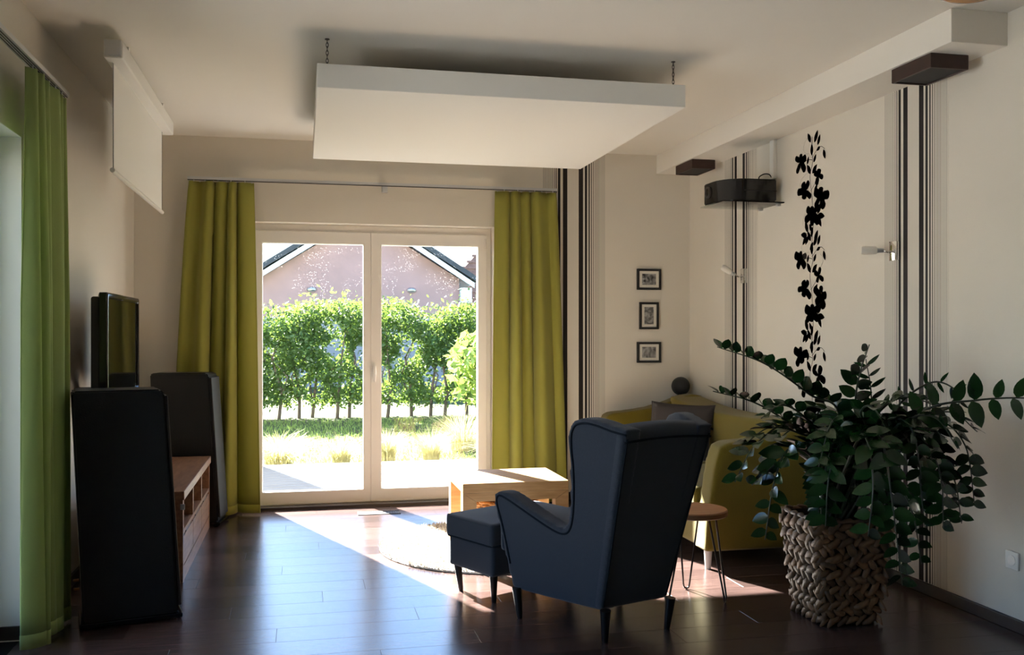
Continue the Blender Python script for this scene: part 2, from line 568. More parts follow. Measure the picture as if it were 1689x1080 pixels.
# flower vine printed on the right wall: flat shapes in (s along -y, z)
def vine():
    bm = bmesh.new()
    def poly(pts, eps=0.0):
        vs = [bm.verts.new((p[0], -0.0016 - eps, p[1])) for p in pts]
        f = bm.faces.new(vs)
        return f
    def lens(cx, cz, ang, L, W):
        ca, sa = math.cos(ang), math.sin(ang)
        pts = []
        n = 7
        for k in range(n + 1):
            t = k / n
            pts.append((t * L, W * math.sin(PI * t) ** 0.8 * (1.1 - 0.3 * t)))
        for k in range(n - 1, 0, -1):
            t = k / n
            pts.append((t * L, -W * math.sin(PI * t) ** 0.8 * (1.1 - 0.3 * t)))
        poly([(cx + a * ca - b * sa, cz + (a * sa + b * ca)) for a, b in pts])
    def petal(cx, cz, ang, L, W):
        ca, sa = math.cos(ang), math.sin(ang)
        pts = []
        for k in range(14):
            t = 2 * PI * k / 14
            a = L * (0.5 - 0.5 * math.cos(t))
            b = W * math.sin(t) * (0.45 + 0.55 * a / L) * (1 + 0.10 * math.cos(5 * t))
            pts.append((a, b))
        poly([(cx + a * ca - b * sa, cz + a * sa + b * ca) for a, b in pts], random.random() * 0.0004)
    def ribbon(pts, wd):
        pts = catmull([Vector((p[0], 0, p[1])) for p in pts], 6)
        for a, b in zip(pts, pts[1:]):
            d = (b - a)
            if d.length < 1e-6: continue
            n = Vector((-d.z, 0, d.x)).normalized() * wd
            poly([(a.x + n.x, a.z + n.z), (a.x - n.x, a.z - n.z), (b.x - n.x, b.z - n.z), (b.x + n.x, b.z + n.z)], 0.0002)
    SX, SZ, PER = 0.00172, 0.00094, 0.617
    def q(x, y, top): return ((x - 215) * SX, top - (y - 40) * SZ)
    top = 2.55
    flowers = [(135, 180, 5, 0.085, 0.3), (258, 310, 4, 0.075, 1.2), (162, 385, 5, 0.088, 0.7), (272, 448, 5, 0.092, 0.1), (212, 555, 6, 0.095, 0.5)]
    leaves = [(205, 75, 120, 45), (230, 85, 60, 50), (252, 110, 65, 42), (212, 165, 90, 45), (180, 215, 70, 32), (225, 215, 60, 34), (205, 285, 125, 48), (215, 285, 40, 46), (228, 415, 50, 38), (250, 560, 55, 50), (250, 570, -10, 52), (255, 580, -60, 46), (185, 670, 115, 48), (180, 690, 170, 48), (175, 690, 230, 44), (190, 690, 235, 42), (225, 765, 55, 46), (212, 670, 120, 36), (210, 705, 80, 40), (222, 740, 230, 38), (290, 150, -70, 40), (270, 125, 200, 30)]
    for rep in range(5):
        t = top - rep * PER
        if t < 0.35: break
        for (x, y, n, r, a0) in flowers:
            cx, cz = q(x, y, t)
            for k in range(n):
                a = a0 + 2 * PI * k / n + random.uniform(-0.15, 0.15)
                petal(cx, cz, a, r * random.uniform(0.72, 1.2) * (0.66 + 0.40 * abs(math.cos(a))), r * 0.37 * random.uniform(0.8, 1.25))
        for (x, y, a, L) in leaves:
            cx, cz = q(x, y, t)
            lens(cx, cz, math.radians(a), L * 0.00165, L * 0.00040)
        ribbon([q(x, y, t) for x, y in ((215, 40), (213, 120), (218, 210), (200, 300), (212, 420), (218, 520), (222, 640), (212, 700))], 0.0022)
        ribbon([q(x, y, t) for x, y in ((215, 195), (190, 185), (150, 190))], 0.0018)
        ribbon([q(x, y, t) for x, y in ((215, 180), (245, 140), (275, 125), (300, 150))], 0.0016)
        ribbon([q(x, y, t) for x, y in ((205, 400), (235, 355), (258, 320))], 0.0018)
        ribbon([q(x, y, t) for x, y in ((222, 600), (245, 570), (290, 575))], 0.0016)
        ribbon([q(x, y, t) for x, y in ((215, 705), (185, 675), (140, 690))], 0.0016)
    for v in bm.verts: v.co.z = min(v.co.z, H1 - 0.01)
    bmesh.ops.solidify(bm, geom=bm.faces[:], thickness=0.0003)
    return bm
obj('printed_vine', vine(), M['print'], wall_right, (XR + 0.0006, 5.355, 0), (0, 0, -PI / 2))
def tendrils():
    bm = bmesh.new()
    random.seed(3)
    for rep in range(4):
        for k in range(5):
            s, z = random.choice((-1, 1)) * 0.02, 2.45 - rep * 0.617 - k * 0.12
            a = PI if s < 0 else 0
            pts = []
            for i in range(14):
                s += math.cos(a) * 0.016
                z += math.sin(a) * 0.011
                a += random.uniform(-0.1, 0.45) * (1 if k % 2 else -1)
                pts.append((s, -0.0012, z))
            add_tube(bm, pts, 0.0006, 3)
    return bm
obj('printed_tendrils', tendrils(), M['tendril'], wall_right, (XR + 0.0004, 5.355, 0), (0, 0, -PI / 2))

# ---------------------------------------------------------------- garden door
door = bpy.data.objects.new('door_1', None)
C.objects.link(door)
door['kind'] = 'structure'
door['label'] = 'white double-leaf glazed garden door between the green curtains'
door.location = (0, YB + 0.12, 0)
def rect_frame(x0, x1, z0, z1, wl, wr, wb, wt, y0, y1, bevel=0.004):
    bm = bmesh.new()
    o = [(x0, z0), (x1, z0), (x1, z1), (x0, z1)]
    i = [(x0 + wl, z0 + wb), (x1 - wr, z0 + wb), (x1 - wr, z1 - wt), (x0 + wl, z1 - wt)]
    vo0 = [bm.verts.new((p[0], y0, p[1])) for p in o]; vi0 = [bm.verts.new((p[0], y0, p[1])) for p in i]
    vo1 = [bm.verts.new((p[0], y1, p[1])) for p in o]; vi1 = [bm.verts.new((p[0], y1, p[1])) for p in i]
    for k in range(4):
        j = (k + 1) % 4
        bm.faces.new((vo0[k], vo0[j], vi0[j], vi0[k]))
        bm.faces.new((vo1[j], vo1[k], vi1[k], vi1[j]))
        bm.faces.new((vo0[j], vo0[k], vo1[k], vo1[j]))
        bm.faces.new((vi0[k], vi0[j], vi1[j], vi1[k]))
    bmesh.ops.recalc_face_normals(bm, faces=bm.faces[:])
    if bevel:
        bmesh.ops.bevel(bm, geom=bm.edges[:], offset=bevel, segments=1, affect='EDGES')
    return bm
obj('frame', rect_frame(DX0, DX1, 0.0, DZ, 0.045, 0.045, 0.025, 0.06, 0.0, 0.08), M['white'], door)
for a, b, gl, gr in ((-0.404, 0.5096, -0.300, 0.453), (0.5104, 1.425, 0.593, 1.352)):
    leaf = obj('door_leaf', rect_frame(a, b, 0.020, 2.100, gl - a, b - gr, 0.101, 0.094, -0.018, 0.055, 0.004), M['white'], door)
    obj('pane', box(gl - 0.004, gr + 0.004, 0.015, 0.021, 0.117, 2.010), M['glass'], leaf)
    if a > 0.5:
        hb = bmesh.new()
        add_box(hb, 0.525, 0.550, -0.026, -0.018, 0.96, 1.09)
        add_tube(hb, [(0.5375, -0.020, 1.06), (0.5375, -0.062, 1.06)], 0.009, 10)
        add_tube(hb, [(0.5375, -0.060, 1.07), (0.5375, -0.064, 1.02), (0.5375, -0.060, 0.95)], [0.010, 0.011, 0.008], 10)
        obj('handle', hb, M['white'], leaf, smooth='auto')
        hg = bmesh.new()
        add_tube(hg, [(1.412, -0.026, 1.99), (1.412, -0.026, 2.07)], 0.007, 10)
        obj('hinge', hg, M['white'], leaf, smooth='auto')
obj('light_stop_strip', box(0.492, 0.528, 0.056, 0.064, 0.03, 2.09), M['white'], door)  # added outside the joint to stop sun leaking between the leaves
# side window (glazing of the deep opening in the left wall)
win = bpy.data.objects.new('window_2', None)
C.objects.link(win)
win['kind'] = 'structure'
win['label'] = 'tall glazed side window in deep white reveal'
win.location = (XL - 0.20, WY0, 0)
win.rotation_euler = (0, 0, PI / 2)
WW = WY1 - WY0
obj('frame', rect_frame(0, WW, 0, WZ, 0.05, 0.05, 0.04, 0.06, 0, 0.08), M['white'], win)
for k in range(2):
    a, b = 0.05 + k * (WW - 0.1) / 2, 0.05 + (k + 1) * (WW - 0.1) / 2
    sash = obj('sash', rect_frame(a, b, 0.04, WZ - 0.06, 0.07, 0.07, 0.08, 0.08, -0.01, 0.06), M['white'], win)
    obj('pane', box(a + 0.066, b - 0.066, 0.02, 0.026, 0.116, WZ - 0.136), M['glass'], sash)
# the far jamb and head of the side opening are plain white
struct('trim_2', multi([(XL - 0.19, XL + 0.001, WY1 - 0.004, WY1, 0.058, WZ), (XL - 0.19, XL + 0.001, WY0, WY1 - 0.004, WZ - 0.004, WZ)]), M['panel'])

# unseen wing-like block added to keep direct sun out of the side window
struct('sun_block_wing', box(-4.3, XL - T - 0.002, 4.95, YB + T, -0.1, 5.6), M['outer'])

# ---------------------------------------------------------------- outdoors: ground and deck
GZ = -0.10
struct('lawn_ground', box(-40, 40, YB + T, 70, GZ - 0.3, GZ), M['lawn'])
struct('paved_ground', box(-40, XL - T, -30, YB + T, GZ - 0.3, GZ), M['bounce_gravel'])
deck = struct('deck_frame', box(-3.4, 4.2, YB + T, 10.0, GZ, -0.052), M['bark'])
dm = box(0, 7.6, 0.003, 0.137, -0.051, -0.024, 0.003, 1)
dme = to_mesh(dm, 'deck_board')
dme.materials.append(M['deck'])
for k in range(16):
    o = bpy.data.objects.new('deck_board', dme)
    C.objects.link(o)
    o.location = (-3.4, YB + T + 0.01 + k * 0.1465, 0)
    o.parent = deck

# ---------------------------------------------------------------- outdoors: hedge, grasses, houses
def leaf_cloud(n, fn, size, seed):
    """n small four-point leaves; fn(rng) -> centre"""
    rng = random.Random(seed)
    vs, fs = [], []
    for i in range(n):
        c = fn(rng)
        if c is None: continue
        s = size * rng.uniform(0.6, 1.25)
        d = Vector((rng.gauss(0, 1), rng.gauss(0, 1), rng.gauss(0.2, 0.8))).normalized()
        e = d.cross(Vector((rng.gauss(0, 1), rng.gauss(0, 1), rng.gauss(0, 1))))
        if e.length < 1e-3: continue
        e.normalize()
        b = len(vs)
        vs += [c - d * s, c + e * s * 0.45, c + d * s, c - e * s * 0.45]
        fs += [(b, b + 1, b + 2, b + 3)]
    me = bpy.data.meshes.new('leaves')
    me.from_pydata([tuple(v) for v in vs], [], fs)
    return me

HY0, HY1, HX0, HX1 = 15.7, 16.6, -3.2, 6.2
hedge = thing('hedge', 'clipped leafy green hedge on thin trunks in front of pink house', 'hedge', (0, 0, GZ))
gaps = [(0.55, 1.18, 0.16), (1.05, 1.02, 0.24), (1.75, 1.12, 0.18), (1.25, 0.72, 0.18), (2.2, 0.66, 0.22), (3.0, 0.62, 0.26), (0.2, 0.5, 0.15), (3.6, 1.2, 0.15)]
def hedge_pt(r):
    x = r.uniform(HX0, HX1)
    u = r.random()
    h = 1.84 + 0.06 * math.sin(x * 2.1) + 0.05 * math.sin(x * 5.3)
    z = 0.16 + (h - 0.16) * u ** 0.85 + (r.expovariate(18) if u > 0.93 else 0)
    if z < 0.24 and r.random() < 0.72: return None
    for gx, gz, gr in gaps:
        if (x - gx) ** 2 + (z - gz) ** 2 < gr * gr and r.random() < 0.9: return None
    if math.sin(x * 6.1 + 2 * math.sin(z * 5)) * math.sin(z * 7 + x) > 0.55 and r.random() < 0.7: return None
    bulge = 0.12 * math.sin(x * 3 + z * 4)
    return Vector((x, r.uniform(HY0 + bulge, HY1), z))
obj('foliage', leaf_cloud(105000, hedge_pt, 0.042, 11), M['hedge'], hedge, kind='stuff')
rt = random.Random(5)
for k in range(30):
    x = HX0 + 0.3 + k * 0.31 + rt.uniform(-0.08, 0.08)
    yy = rt.uniform(15.95, 16.3)
    bm = bmesh.new()
    add_tube(bm, [(x, yy, 0), (x + rt.uniform(-.05, .05), yy, 0.45), (x + rt.uniform(-.12, .12), yy, 1.0), (x + rt.uniform(-.2, .2), yy, 1.55)], [0.032, 0.026, 0.018, 0.007], 6)
    add_tube(bm, [(x, yy, 0.25), (x + rt.uniform(-.2, .2), yy - 0.1, 0.7), (x + rt.uniform(-.25, .25), yy - 0.1, 1.2)], [0.016, 0.013, 0.006], 5)
    obj('trunk', bm, M['bark'], hedge, smooth=True)

def blade_cloud(n, fn, seed, wd):
    rng = random.Random(seed)
    vs, fs = [], []
    for i in range(n):
        p, d, L, bend = fn(rng)
        side = Vector((-d.y, d.x, 0))
        if side.length < 1e-3: side = Vector((1, 0, 0))
        side.normalize()
        b = len(vs)
        seg = 4
        for k in range(seg + 1):
            t = k / seg
            c = p + Vector((d.x * bend * t * t, d.y * bend * t * t, L * (t - min(0.72, 0.45 * bend / max(L, .01)) * t * t * t)))
            hw = wd * (1 - 0.9 * t)
            vs += [c - side * hw, c + side * hw]
        for k in range(seg):
            a = b + 2 * k
            fs.append((a, a + 1, a + 3, a + 2))
    me = bpy.data.meshes.new('blades')
    me.from_pydata([tuple(v) for v in vs], [], fs)
    return me
def clump(x, y, R, H, n, seed, label, m):
    t = thing('ornamental_grass', label, 'grass', (x, y, GZ), 0, 'ornamental grasses by the deck')
    def fn(r):
        a = r.uniform(0, 2 * PI)
        rr = R * 0.35 * math.sqrt(r.random())
        return Vector((rr * math.cos(a), rr * math.sin(a), 0)), Vector((math.cos(a), math.sin(a), 0)), H * r.uniform(0.55, 1.0), R * r.uniform(0.35, 1.0)
    o = obj('blades', blade_cloud(n, fn, seed, 0.005), m, t, kind='stuff')
    def fp(r):
        a = r.uniform(0, 2 * PI)
        return Vector((0, 0, 0)), Vector((math.cos(a), math.sin(a), 0)), H * r.uniform(0.95, 1.2), R * r.uniform(0.5, 0.95)
    obj('seed_stalks', blade_cloud(18, fp, seed + 90, 0.004), M['straw'], t, kind='stuff')
CL = [(-0.25, 10.4, 0.42, 0.46, 'wide low tuft of straw-coloured ornamental grass at deck edge by left door leaf', 'straw'),
      (0.40, 10.35, 0.26, 0.36, 'low pale grass tuft behind the middle of the deck', 'straw'),
      (0.90, 10.45, 0.25, 0.44, 'ornamental grass tuft seen behind the door mullion', 'straw'),
      (1.38, 10.4, 0.26, 0.42, 'dense pale grass tuft with thin stalks at deck edge', 'straw'),
      (1.90, 11.35, 0.46, 0.62, 'tallest feathery pale grass with arching stalks', 'straw'),
      (2.12, 10.35, 0.44, 0.48, 'bushy straw grass spilling over the deck beside right curtain', 'straw')]
def lawn_fn(r):
    while True:   # no lawn inside the tufts and round the shrub stems
        x, yy = r.uniform(-0.9, 5.5), 10.05 + 5.6 * r.random()
        if all((x - cx) ** 2 + (yy - cy) ** 2 > rr * rr for cx, cy, rr in [(c[0], c[1], c[2] * 0.6) for c in CL] + [(2.35, 12.9, 0.08), (2.62, 12.1, 0.08)]): break
    a = r.uniform(0, 2 * PI)
    return Vector((x, yy, GZ)), Vector((math.cos(a), math.sin(a), 0)), r.uniform(0.03, 0.08), 0.03
lg = obj('lawn_grass', blade_cloud(14000, lawn_fn, 2, 0.006), M['grass'], kind='stuff')
lg['label'], lg['category'] = 'short green lawn grass in front of the hedge', 'grass'
for i, (x, y, R, H, lb, mm) in enumerate(CL):
    clump(x, y, R, H, 420, 40 + i, lb, M[mm])

def shrub(x, y, z, R, H, n, seed, label):
    t = thing('garden_shrub', label, 'shrub', (x, y, GZ))
    def fn(r):
        d = Vector((r.gauss(0, 1), r.gauss(0, 1), r.gauss(0, 1))).normalized() * (r.random() ** 0.4)
        return Vector((d.x * R, d.y * R, z + d.z * H))
    obj('foliage', leaf_cloud(n, fn, 0.10, seed), M['shrub'], t, kind='stuff')
    bm = bmesh.new()
    add_tube(bm, [(0, 0, 0), (0.03, 0, z * 0.6), (-0.02, 0.02, z)], [0.03, 0.025, 0.012], 6)
    obj('stem', bm, M['bark'], t, smooth=True)
shrub(2.35, 12.9, 0.95, 0.42, 0.55, 380, 21, 'pale sunlit leafy shrub in front of hedge at door edge')
shrub(2.62, 12.1, 0.42, 0.28, 0.34, 160, 22, 'small pale green shrub low behind the grasses')

# pink gabled house beyond the hedge
def at(px, py, zc): return pix(px, py, zc)
HZ = 25.0
ax = at(598, 357, HZ)
er = at(785, 472, HZ)
el = Vector((2 * ax.x - er.x, ax.y, er.z))
yh = ax.y
house = thing('pink_house', 'salmon pink gabled house with white fascia behind the hedge', 'house', (0, 0, GZ))
dz = -GZ
wr = at(763, 480, HZ).x
wl = 2 * ax.x - wr
slope = (ax.z - er.z) / (er.x - ax.x)
weave = ax.z - slope * (wr - ax.x)
obj('gable_wall', prism([(wl, 0.9 + dz), (wr, 0.9 + dz), (wr, weave + dz), (ax.x, ax.z + dz - 0.03), (wl, weave + dz)], 'y', yh, yh + 9), M['pink'], house)
obj('wall_base', box(wl - 0.02, wr + 0.02, yh - 0.03, yh + 9, 0, 1.72 + dz), M['base'], house)
for s, e in ((1, er), (-1, el)):
    ex = e.x
    th = 0.15
    obj('roof_slope', prism([(ax.x, ax.z + dz + 0.16), (ex + s * 0.1, e.z + dz + 0.10), (ex + s * 0.1, e.z + dz + 0.24), (ax.x, ax.z + dz + 0.34)], 'y', yh - 0.5, yh + 9.3), M['rooftile'], house)
    obj('fascia', prism([(ax.x, ax.z + dz), (ex, e.z + dz - 0.04), (ex, e.z + dz + 0.10), (ax.x, ax.z + dz + 0.158)], 'y', yh - 0.46, yh - 0.42), M['fascia'], house)
    obj('soffit', prism([(ax.x, ax.z + dz + 0.10), (ex, e.z + dz + 0.05), (ex, e.z + dz + 0.09), (ax.x, ax.z + dz + 0.15)], 'y', yh - 0.41, yh + 9.2), M['fascia'], house)
obj('eave_box', box(wr + 0.01, er.x - 0.03, yh - 0.2, yh + 8, er.z - 0.42 + dz, er.z + dz - 0.02), M['fascia'], house)
for px in (514, 681):
    c = at(px, 478, HZ)
    bm = lathe([(0.0001, -0.12), (0.07, -0.11), (0.12, -0.06), (0.135, 0.0)], 16, 'y')
    for v in bm.verts: v.co.z *= 0.6
    lo = obj('bulkhead_lamp', bm, M['silver'], house, (c.x, yh, c.z + dz), smooth=True)
h2 = at(768, 440, 40)
house2 = thing('tiled_house', 'distant house with brown tiled roof beside pink house', 'house', (0, 0, GZ))
obj('roof', prism([(h2.x - 1.5, 2.6), (h2.x + 6, 2.6), (h2.x + 4.0, 4.9), (h2.x + 0.6, 4.9)], 'y', h2.y, h2.y + 7), M['browntile'], house2)
for k in range(9):
    obj('tile_course', box(h2.x - 1.5 + k * 0.22, h2.x + 5.6, h2.y - 0.05, h2.y, 2.62 + k * 0.25, 2.72 + k * 0.25), M['browntile'], house2)
obj('house_wall', box(h2.x - 1.2, h2.x + 5.5, h2.y + 0.3, h2.y + 6.8, 0, 2.6), M['shed'], house2)
# tall garden wall beside the lawn; its shadow falls across the deck corner
nb = thing('garden_wall', 'tall white rendered garden wall beside the lawn', 'wall', (0, 0, GZ))
obj('wall_body', box(-6.0, -0.98, 11.1, 11.45, 0, 2.50), M['outer'], nb)
obj('coping', box(-6.0, -0.95, 11.06, 11.49, 2.50, 2.56), M['rooftile'], nb)

# ---------------------------------------------------------------- suspended ceiling panel
cp = thing('ceiling_panel', 'large white square panel hung from ceiling on short chains', 'ceiling panel', (0, 0, 0))
PX0, PX1, PY0, PY1, PZ0, PZ1 = 0.065, 1.968, 4.67, 6.60, 2.515, 2.633
obj('panel_body', box(PX0, PX1, PY0, PY1, PZ0, PZ1, 0.003), M['panel'], cp)
for (cx, cy) in ((PX0 + 0.05, PY0 + 0.06), (PX1 - 0.045, PY0 + 0.06), (PX0 + 0.05, PY1 - 0.06), (PX1 - 0.045, PY1 - 0.06)):
    bm = bmesh.new()
    n = 7
    L = ZC - PZ1
    for k in range(n):
        zc = PZ1 + L * (k + 0.5) / n
        pts = []
        for j in range(10):
            a = 2 * PI * j / 10
            u, v = 0.0055 * math.cos(a), 0.013 * math.sin(a)
            pts.append((cx + u, cy, zc + v) if k % 2 else (cx, cy + u, zc + v))
        add_tube(bm, pts, 0.0019, 5, closed=True)
    add_tube(bm, [(cx, cy, ZC - 0.004), (cx, cy, ZC)], 0.012, 8)
    add_tube(bm, [(cx, cy, PZ1), (cx, cy, PZ1 + 0.006)], 0.008, 8)
    obj('chain', bm, M['steel'], cp, smooth=True)

# ---------------------------------------------------------------- projection screen
ps = thing('projection_screen', 'white roll-down projection screen in slim casing by left wall', 'projection screen')
obj('casing', box(-0.925, -0.838, 4.79, 6.60, 2.632, 2.722, 0.010, 3), M['panel'], ps, smooth='auto')
for ya, yb_ in ((4.778, 4.79), (6.60, 6.612)):
    obj('end_cap', box(-0.921, -0.842, ya, yb_, 2.640, 2.716, 0.004), M['silver'], ps)
obj('fabric', box(-0.899, -0.897, 4.88, 6.50, 2.12, 2.634), M['panel'], ps)
for ya in (4.878, 6.490):
    obj('black_border', box(-0.8968, -0.8962, ya, ya + 0.012, 2.125, 2.632), M['black_matt'], ps)
bm = bmesh.new()
add_tube(bm, [(-0.898, 4.865, 2.112), (-0.898, 6.515, 2.112)], 0.012, 12)
obj('bottom_bar', bm, M['white'], ps, smooth='auto')
for ya in (5.1, 6.3):
    obj('ceiling_bracket', box(-0.90, -0.86, ya - 0.02, ya + 0.02, 2.720, ZC), M['white'], ps)

# ---------------------------------------------------------------- curtain rails and curtains
def rail(name, label, p0, p1, brackets, parts):
    t = thing(name, label, 'curtain rail')
    p0, p1 = Vector(p0), Vector(p1)
    d = (p1 - p0).normalized()
    nrm = Vector((-d.y, d.x, 0))
    bm = bmesh.new()
    hw, hh = 0.022, 0.010
    vs = []
    for p in (p0, p1):
        for a, b in ((-1, -1), (1, -1), (1, 1), (-1, 1)):
            vs.append(bm.verts.new(p + nrm * hw * a + Vector((0, 0, hh * b))))
    for k in range(4):
        j = (k + 1) % 4
        bm.faces.new((vs[k], vs[j], vs[4 + j], vs[4 + k]))
    bm.faces.new(vs[:4][::-1]); bm.faces.new(vs[4:])
    bmesh.ops.recalc_face_normals(bm, faces=bm.faces[:])
    obj('track', bm, M['silver'], t)
    bm = bmesh.new()
    for off in (-0.011, 0.0, 0.011):
        add_tube(bm, [p0 + nrm * off + Vector((0, 0, -0.011)), p1 + nrm * off + Vector((0, 0, -0.011))], 0.0022, 5)
    obj('groove_rib', bm, M['grille'], t)
    for b in brackets:
        bm = bmesh.new()
        add_box(bm, *b)
        obj('bracket', bm, M['silver'], t)
    return t
RY = 7.175
rail('curtain_rail', 'slim silver curtain rail above the garden door', (-0.815, RY, 2.445), (1.945, RY, 2.445),
     [(0.585, 0.625, RY + 0.02, YB, 2.395, 2.44), (-0.70, -0.66, RY + 0.02, YB, 2.43, 2.46), (1.80, 1.84, RY + 0.02, YB, 2.43, 2.46)], 3)
rail('curtain_rail', 'silver curtain rail on wall above the side window', (-1.08, 0.3, 2.43), (-1.08, 4.73, 2.43),
     [(XL, -1.10, 4.58, 4.61, 2.42, 2.445), (XL, -1.10, 2.5, 2.53, 2.42, 2.445)], 3)

def curtain(label, p0, p1, q0, q1, z0, z1, folds, amp, seed, m, group=None):
    p0, p1, q0, q1 = (Vector((*p, 0)) for p in (p0, p1, q0, q1))
    t = thing('curtain', label, 'curtain', (p0 + p1) / 2, 0, group)
    org = (p0 + p1) / 2
    d = (p1 - p0).normalized()
    nrm = Vector((-d.y, d.x, 0))
    r = random.Random(seed)
    ph = [r.uniform(0, 2 * PI) for _ in range(6)]
    NU, NV = 40 * folds // 2, 34
    def shape(u, v):
        wu = u + 0.035 * math.sin(2 * PI * u * 1.3 + ph[0]) + 0.02 * math.sin(2 * PI * u * 2.7 + ph[1]) + 0.012 * v * math.sin(5 * u + ph[4])
        f1 = math.sin(2 * PI * folds * wu + ph[2])
        f2 = math.sin(2 * PI * folds * 0.5 * wu + ph[3] + 0.5 * v)
        f = (0.62 * (1 - 0.45 * v) * f1 + (0.25 + 0.75 * v) * f2 * 0.85)
        a = amp * (0.45 + 0.55 * min(1, v * 2.2 + 0.12))
        b = p0.lerp(p1, u).lerp(q0.lerp(q1, u), v ** 0.8)
        lat = 0.25 * amp * math.cos(2 * PI * folds * wu + ph[2]) * (0.4 + 0.6 * v)
        return b + nrm * a * f + d * lat + Vector((0, 0, z1 + (z0 - z1) * v)) - org
    def grid(v0, v1, nv, off):
        vs, fs = [], []
        for j in range(nv + 1):
            v = v0 + (v1 - v0) * j / nv
            for i in range(NU + 1):
                vs.append(tuple(shape(i / NU, v)))
        for j in range(nv):
            for i in range(NU):
                a = j * (NU + 1) + i
                fs.append((a, a + 1, a + NU + 2, a + NU + 1))
        me = bpy.data.meshes.new('cloth')
        me.from_pydata(vs, [], fs)
        for p in me.polygons: p.use_smooth = True
        return me
    a = obj('cloth', grid(0, 0.975, NV, 0), m, t)
    b = obj('hem', grid(0.975, 1.0, 2, 0), m, t)
    for o, th in ((a, 0.003), (b, 0.006)):
        md = o.modifiers.new('thickness', 'SOLIDIFY')
        md.thickness, md.offset = th, 0
    n = folds * 2
    for k in range(n):
        c = shape((k + 0.5) / n, 0.0)
        bm = bmesh.new()
        dn = c.dot(nrm)
        top = c + nrm * (max(-0.017, min(0.017, dn)) - dn)
        add_tube(bm, [c + Vector((0, 0, -0.004)), top + Vector((0, 0, 0.012))], 0.003, 6)
        obj('glider', bm, M['silver'], t)
    return t
curtain('lime green curtain between far black loudspeaker and garden door', (-0.80, RY), (-0.352, RY), (-0.93, RY - 0.03), (-0.31, RY - 0.03), 0.015, 2.424, 5, 0.070, 4, M['green'])
curtain('lime green curtain between garden door and striped wallpaper', (1.452, RY), (1.935, RY), (1.425, RY - 0.02), (2.02, RY - 0.02), 0.015, 2.424, 5, 0.066, 9, M['green'])
curtain('apple green curtain on left wall in front of near black loudspeaker', (-1.08, 4.17), (-1.08, 4.71), (-1.085, 4.27), (-1.08, 4.70), 0.012, 2.409, 5, 0.052, 6, M['greenL'])

# ---------------------------------------------------------------- loudspeakers
def speaker(label, back, front, wid, ht, far):
    """back/front: floor points of the side panel that faces the camera"""
    b, f = Vector((*back, 0)), Vector((*front, 0))
    d = (f - b)
    L = d.length
    t = thing('loudspeaker', label, 'loudspeaker', b, math.atan2(d.y, d.x), 'floorstanding loudspeakers')
    lean = 0.062
    body = [(0.01, 0.03), (L - 0.012, 0.03), (L - lean - 0.012, ht - 0.02), (L - lean - 0.03, ht), (-0.028, ht), (-0.038, ht - 0.01)]
    bm = prism(body, 'y', 0.0, wid)
    bmesh.ops.bevel(bm, geom=bm.edges[:], offset=0.008, segments=2, affect='EDGES')
    obj('cabinet', bm, M['black_veneer'], t, smooth='auto')
    g = prism([(L - 0.012, 0.06), (L + 0.004, 0.06), (L - lean + 0.004, ht - 0.03), (L - lean - 0.012, ht - 0.03)], 'y', 0.012, wid - 0.012)
    bmesh.ops.bevel(g, geom=g.edges[:], offset=0.003, segments=1, affect='EDGES')
    obj('grille', g, M['black_matt'], t)
    obj('base_plate', box(-0.005, L + 0.006, -0.008, wid + 0.008, 0.008, 0.03, 0.004), M['black_gloss'], t)
    for x in (0.03, L - 0.03):
        for yy in (0.03, wid - 0.03):
            obj('foot', lathe([(0.008, 0), (0.016, 0.006), (0.016, 0.010)], 12), M['steel'], t, (x, yy, 0), smooth='auto')
    for k, z in enumerate((0.16, 0.20)):
        obj('terminal', lathe([(0.006, 0), (0.006, 0.02), (0.004, 0.024)], 10, 'x'), M['brass'], t, (0.004 - 0.045 * z, wid * 0.5, z), (0, 0, PI))
    return t
speaker('black floorstanding loudspeaker between left green curtain and TV bench', (-0.967, 4.525), (-0.553, 4.624), 0.24, 1.068, False)
sp2a = Vector((-0.985, 6.83)); sp2d = Vector((math.cos(math.radians(-9)), math.sin(math.radians(-9))))
speaker('black floorstanding loudspeaker in back corner beside lime curtain', tuple(sp2a), tuple(sp2a + sp2d * 0.43), 0.24, 1.05, True)

# ---------------------------------------------------------------- TV and bench
tv = thing('television', 'flat black television with glossy screen on left wall above wooden bench', 'television', (-0.95, 5.03, 0.97))
obj('bezel', rect_frame(0, 0.93, 0, 0.56, 0.028, 0.028, 0.045, 0.03, 0, 0.045, 0.006), M['black_gloss'], tv, rot=(0, 0, PI / 2), smooth='auto')
obj('screen', box(0.026, 0.904, 0.010, 0.018, 0.043, 0.532), M['screen'], tv, rot=(0, 0, PI / 2))
obj('back_cover', box(0.02, 0.91, 0.018, 0.085, 0.02, 0.54, 0.012), M['black_matt'], tv, rot=(0, 0, PI / 2), smooth='auto')
obj('wall_bracket', box(0.40, 0.53, 0.084, 0.244, 0.01, 0.06), M['black_matt'], tv, rot=(0, 0, PI / 2))

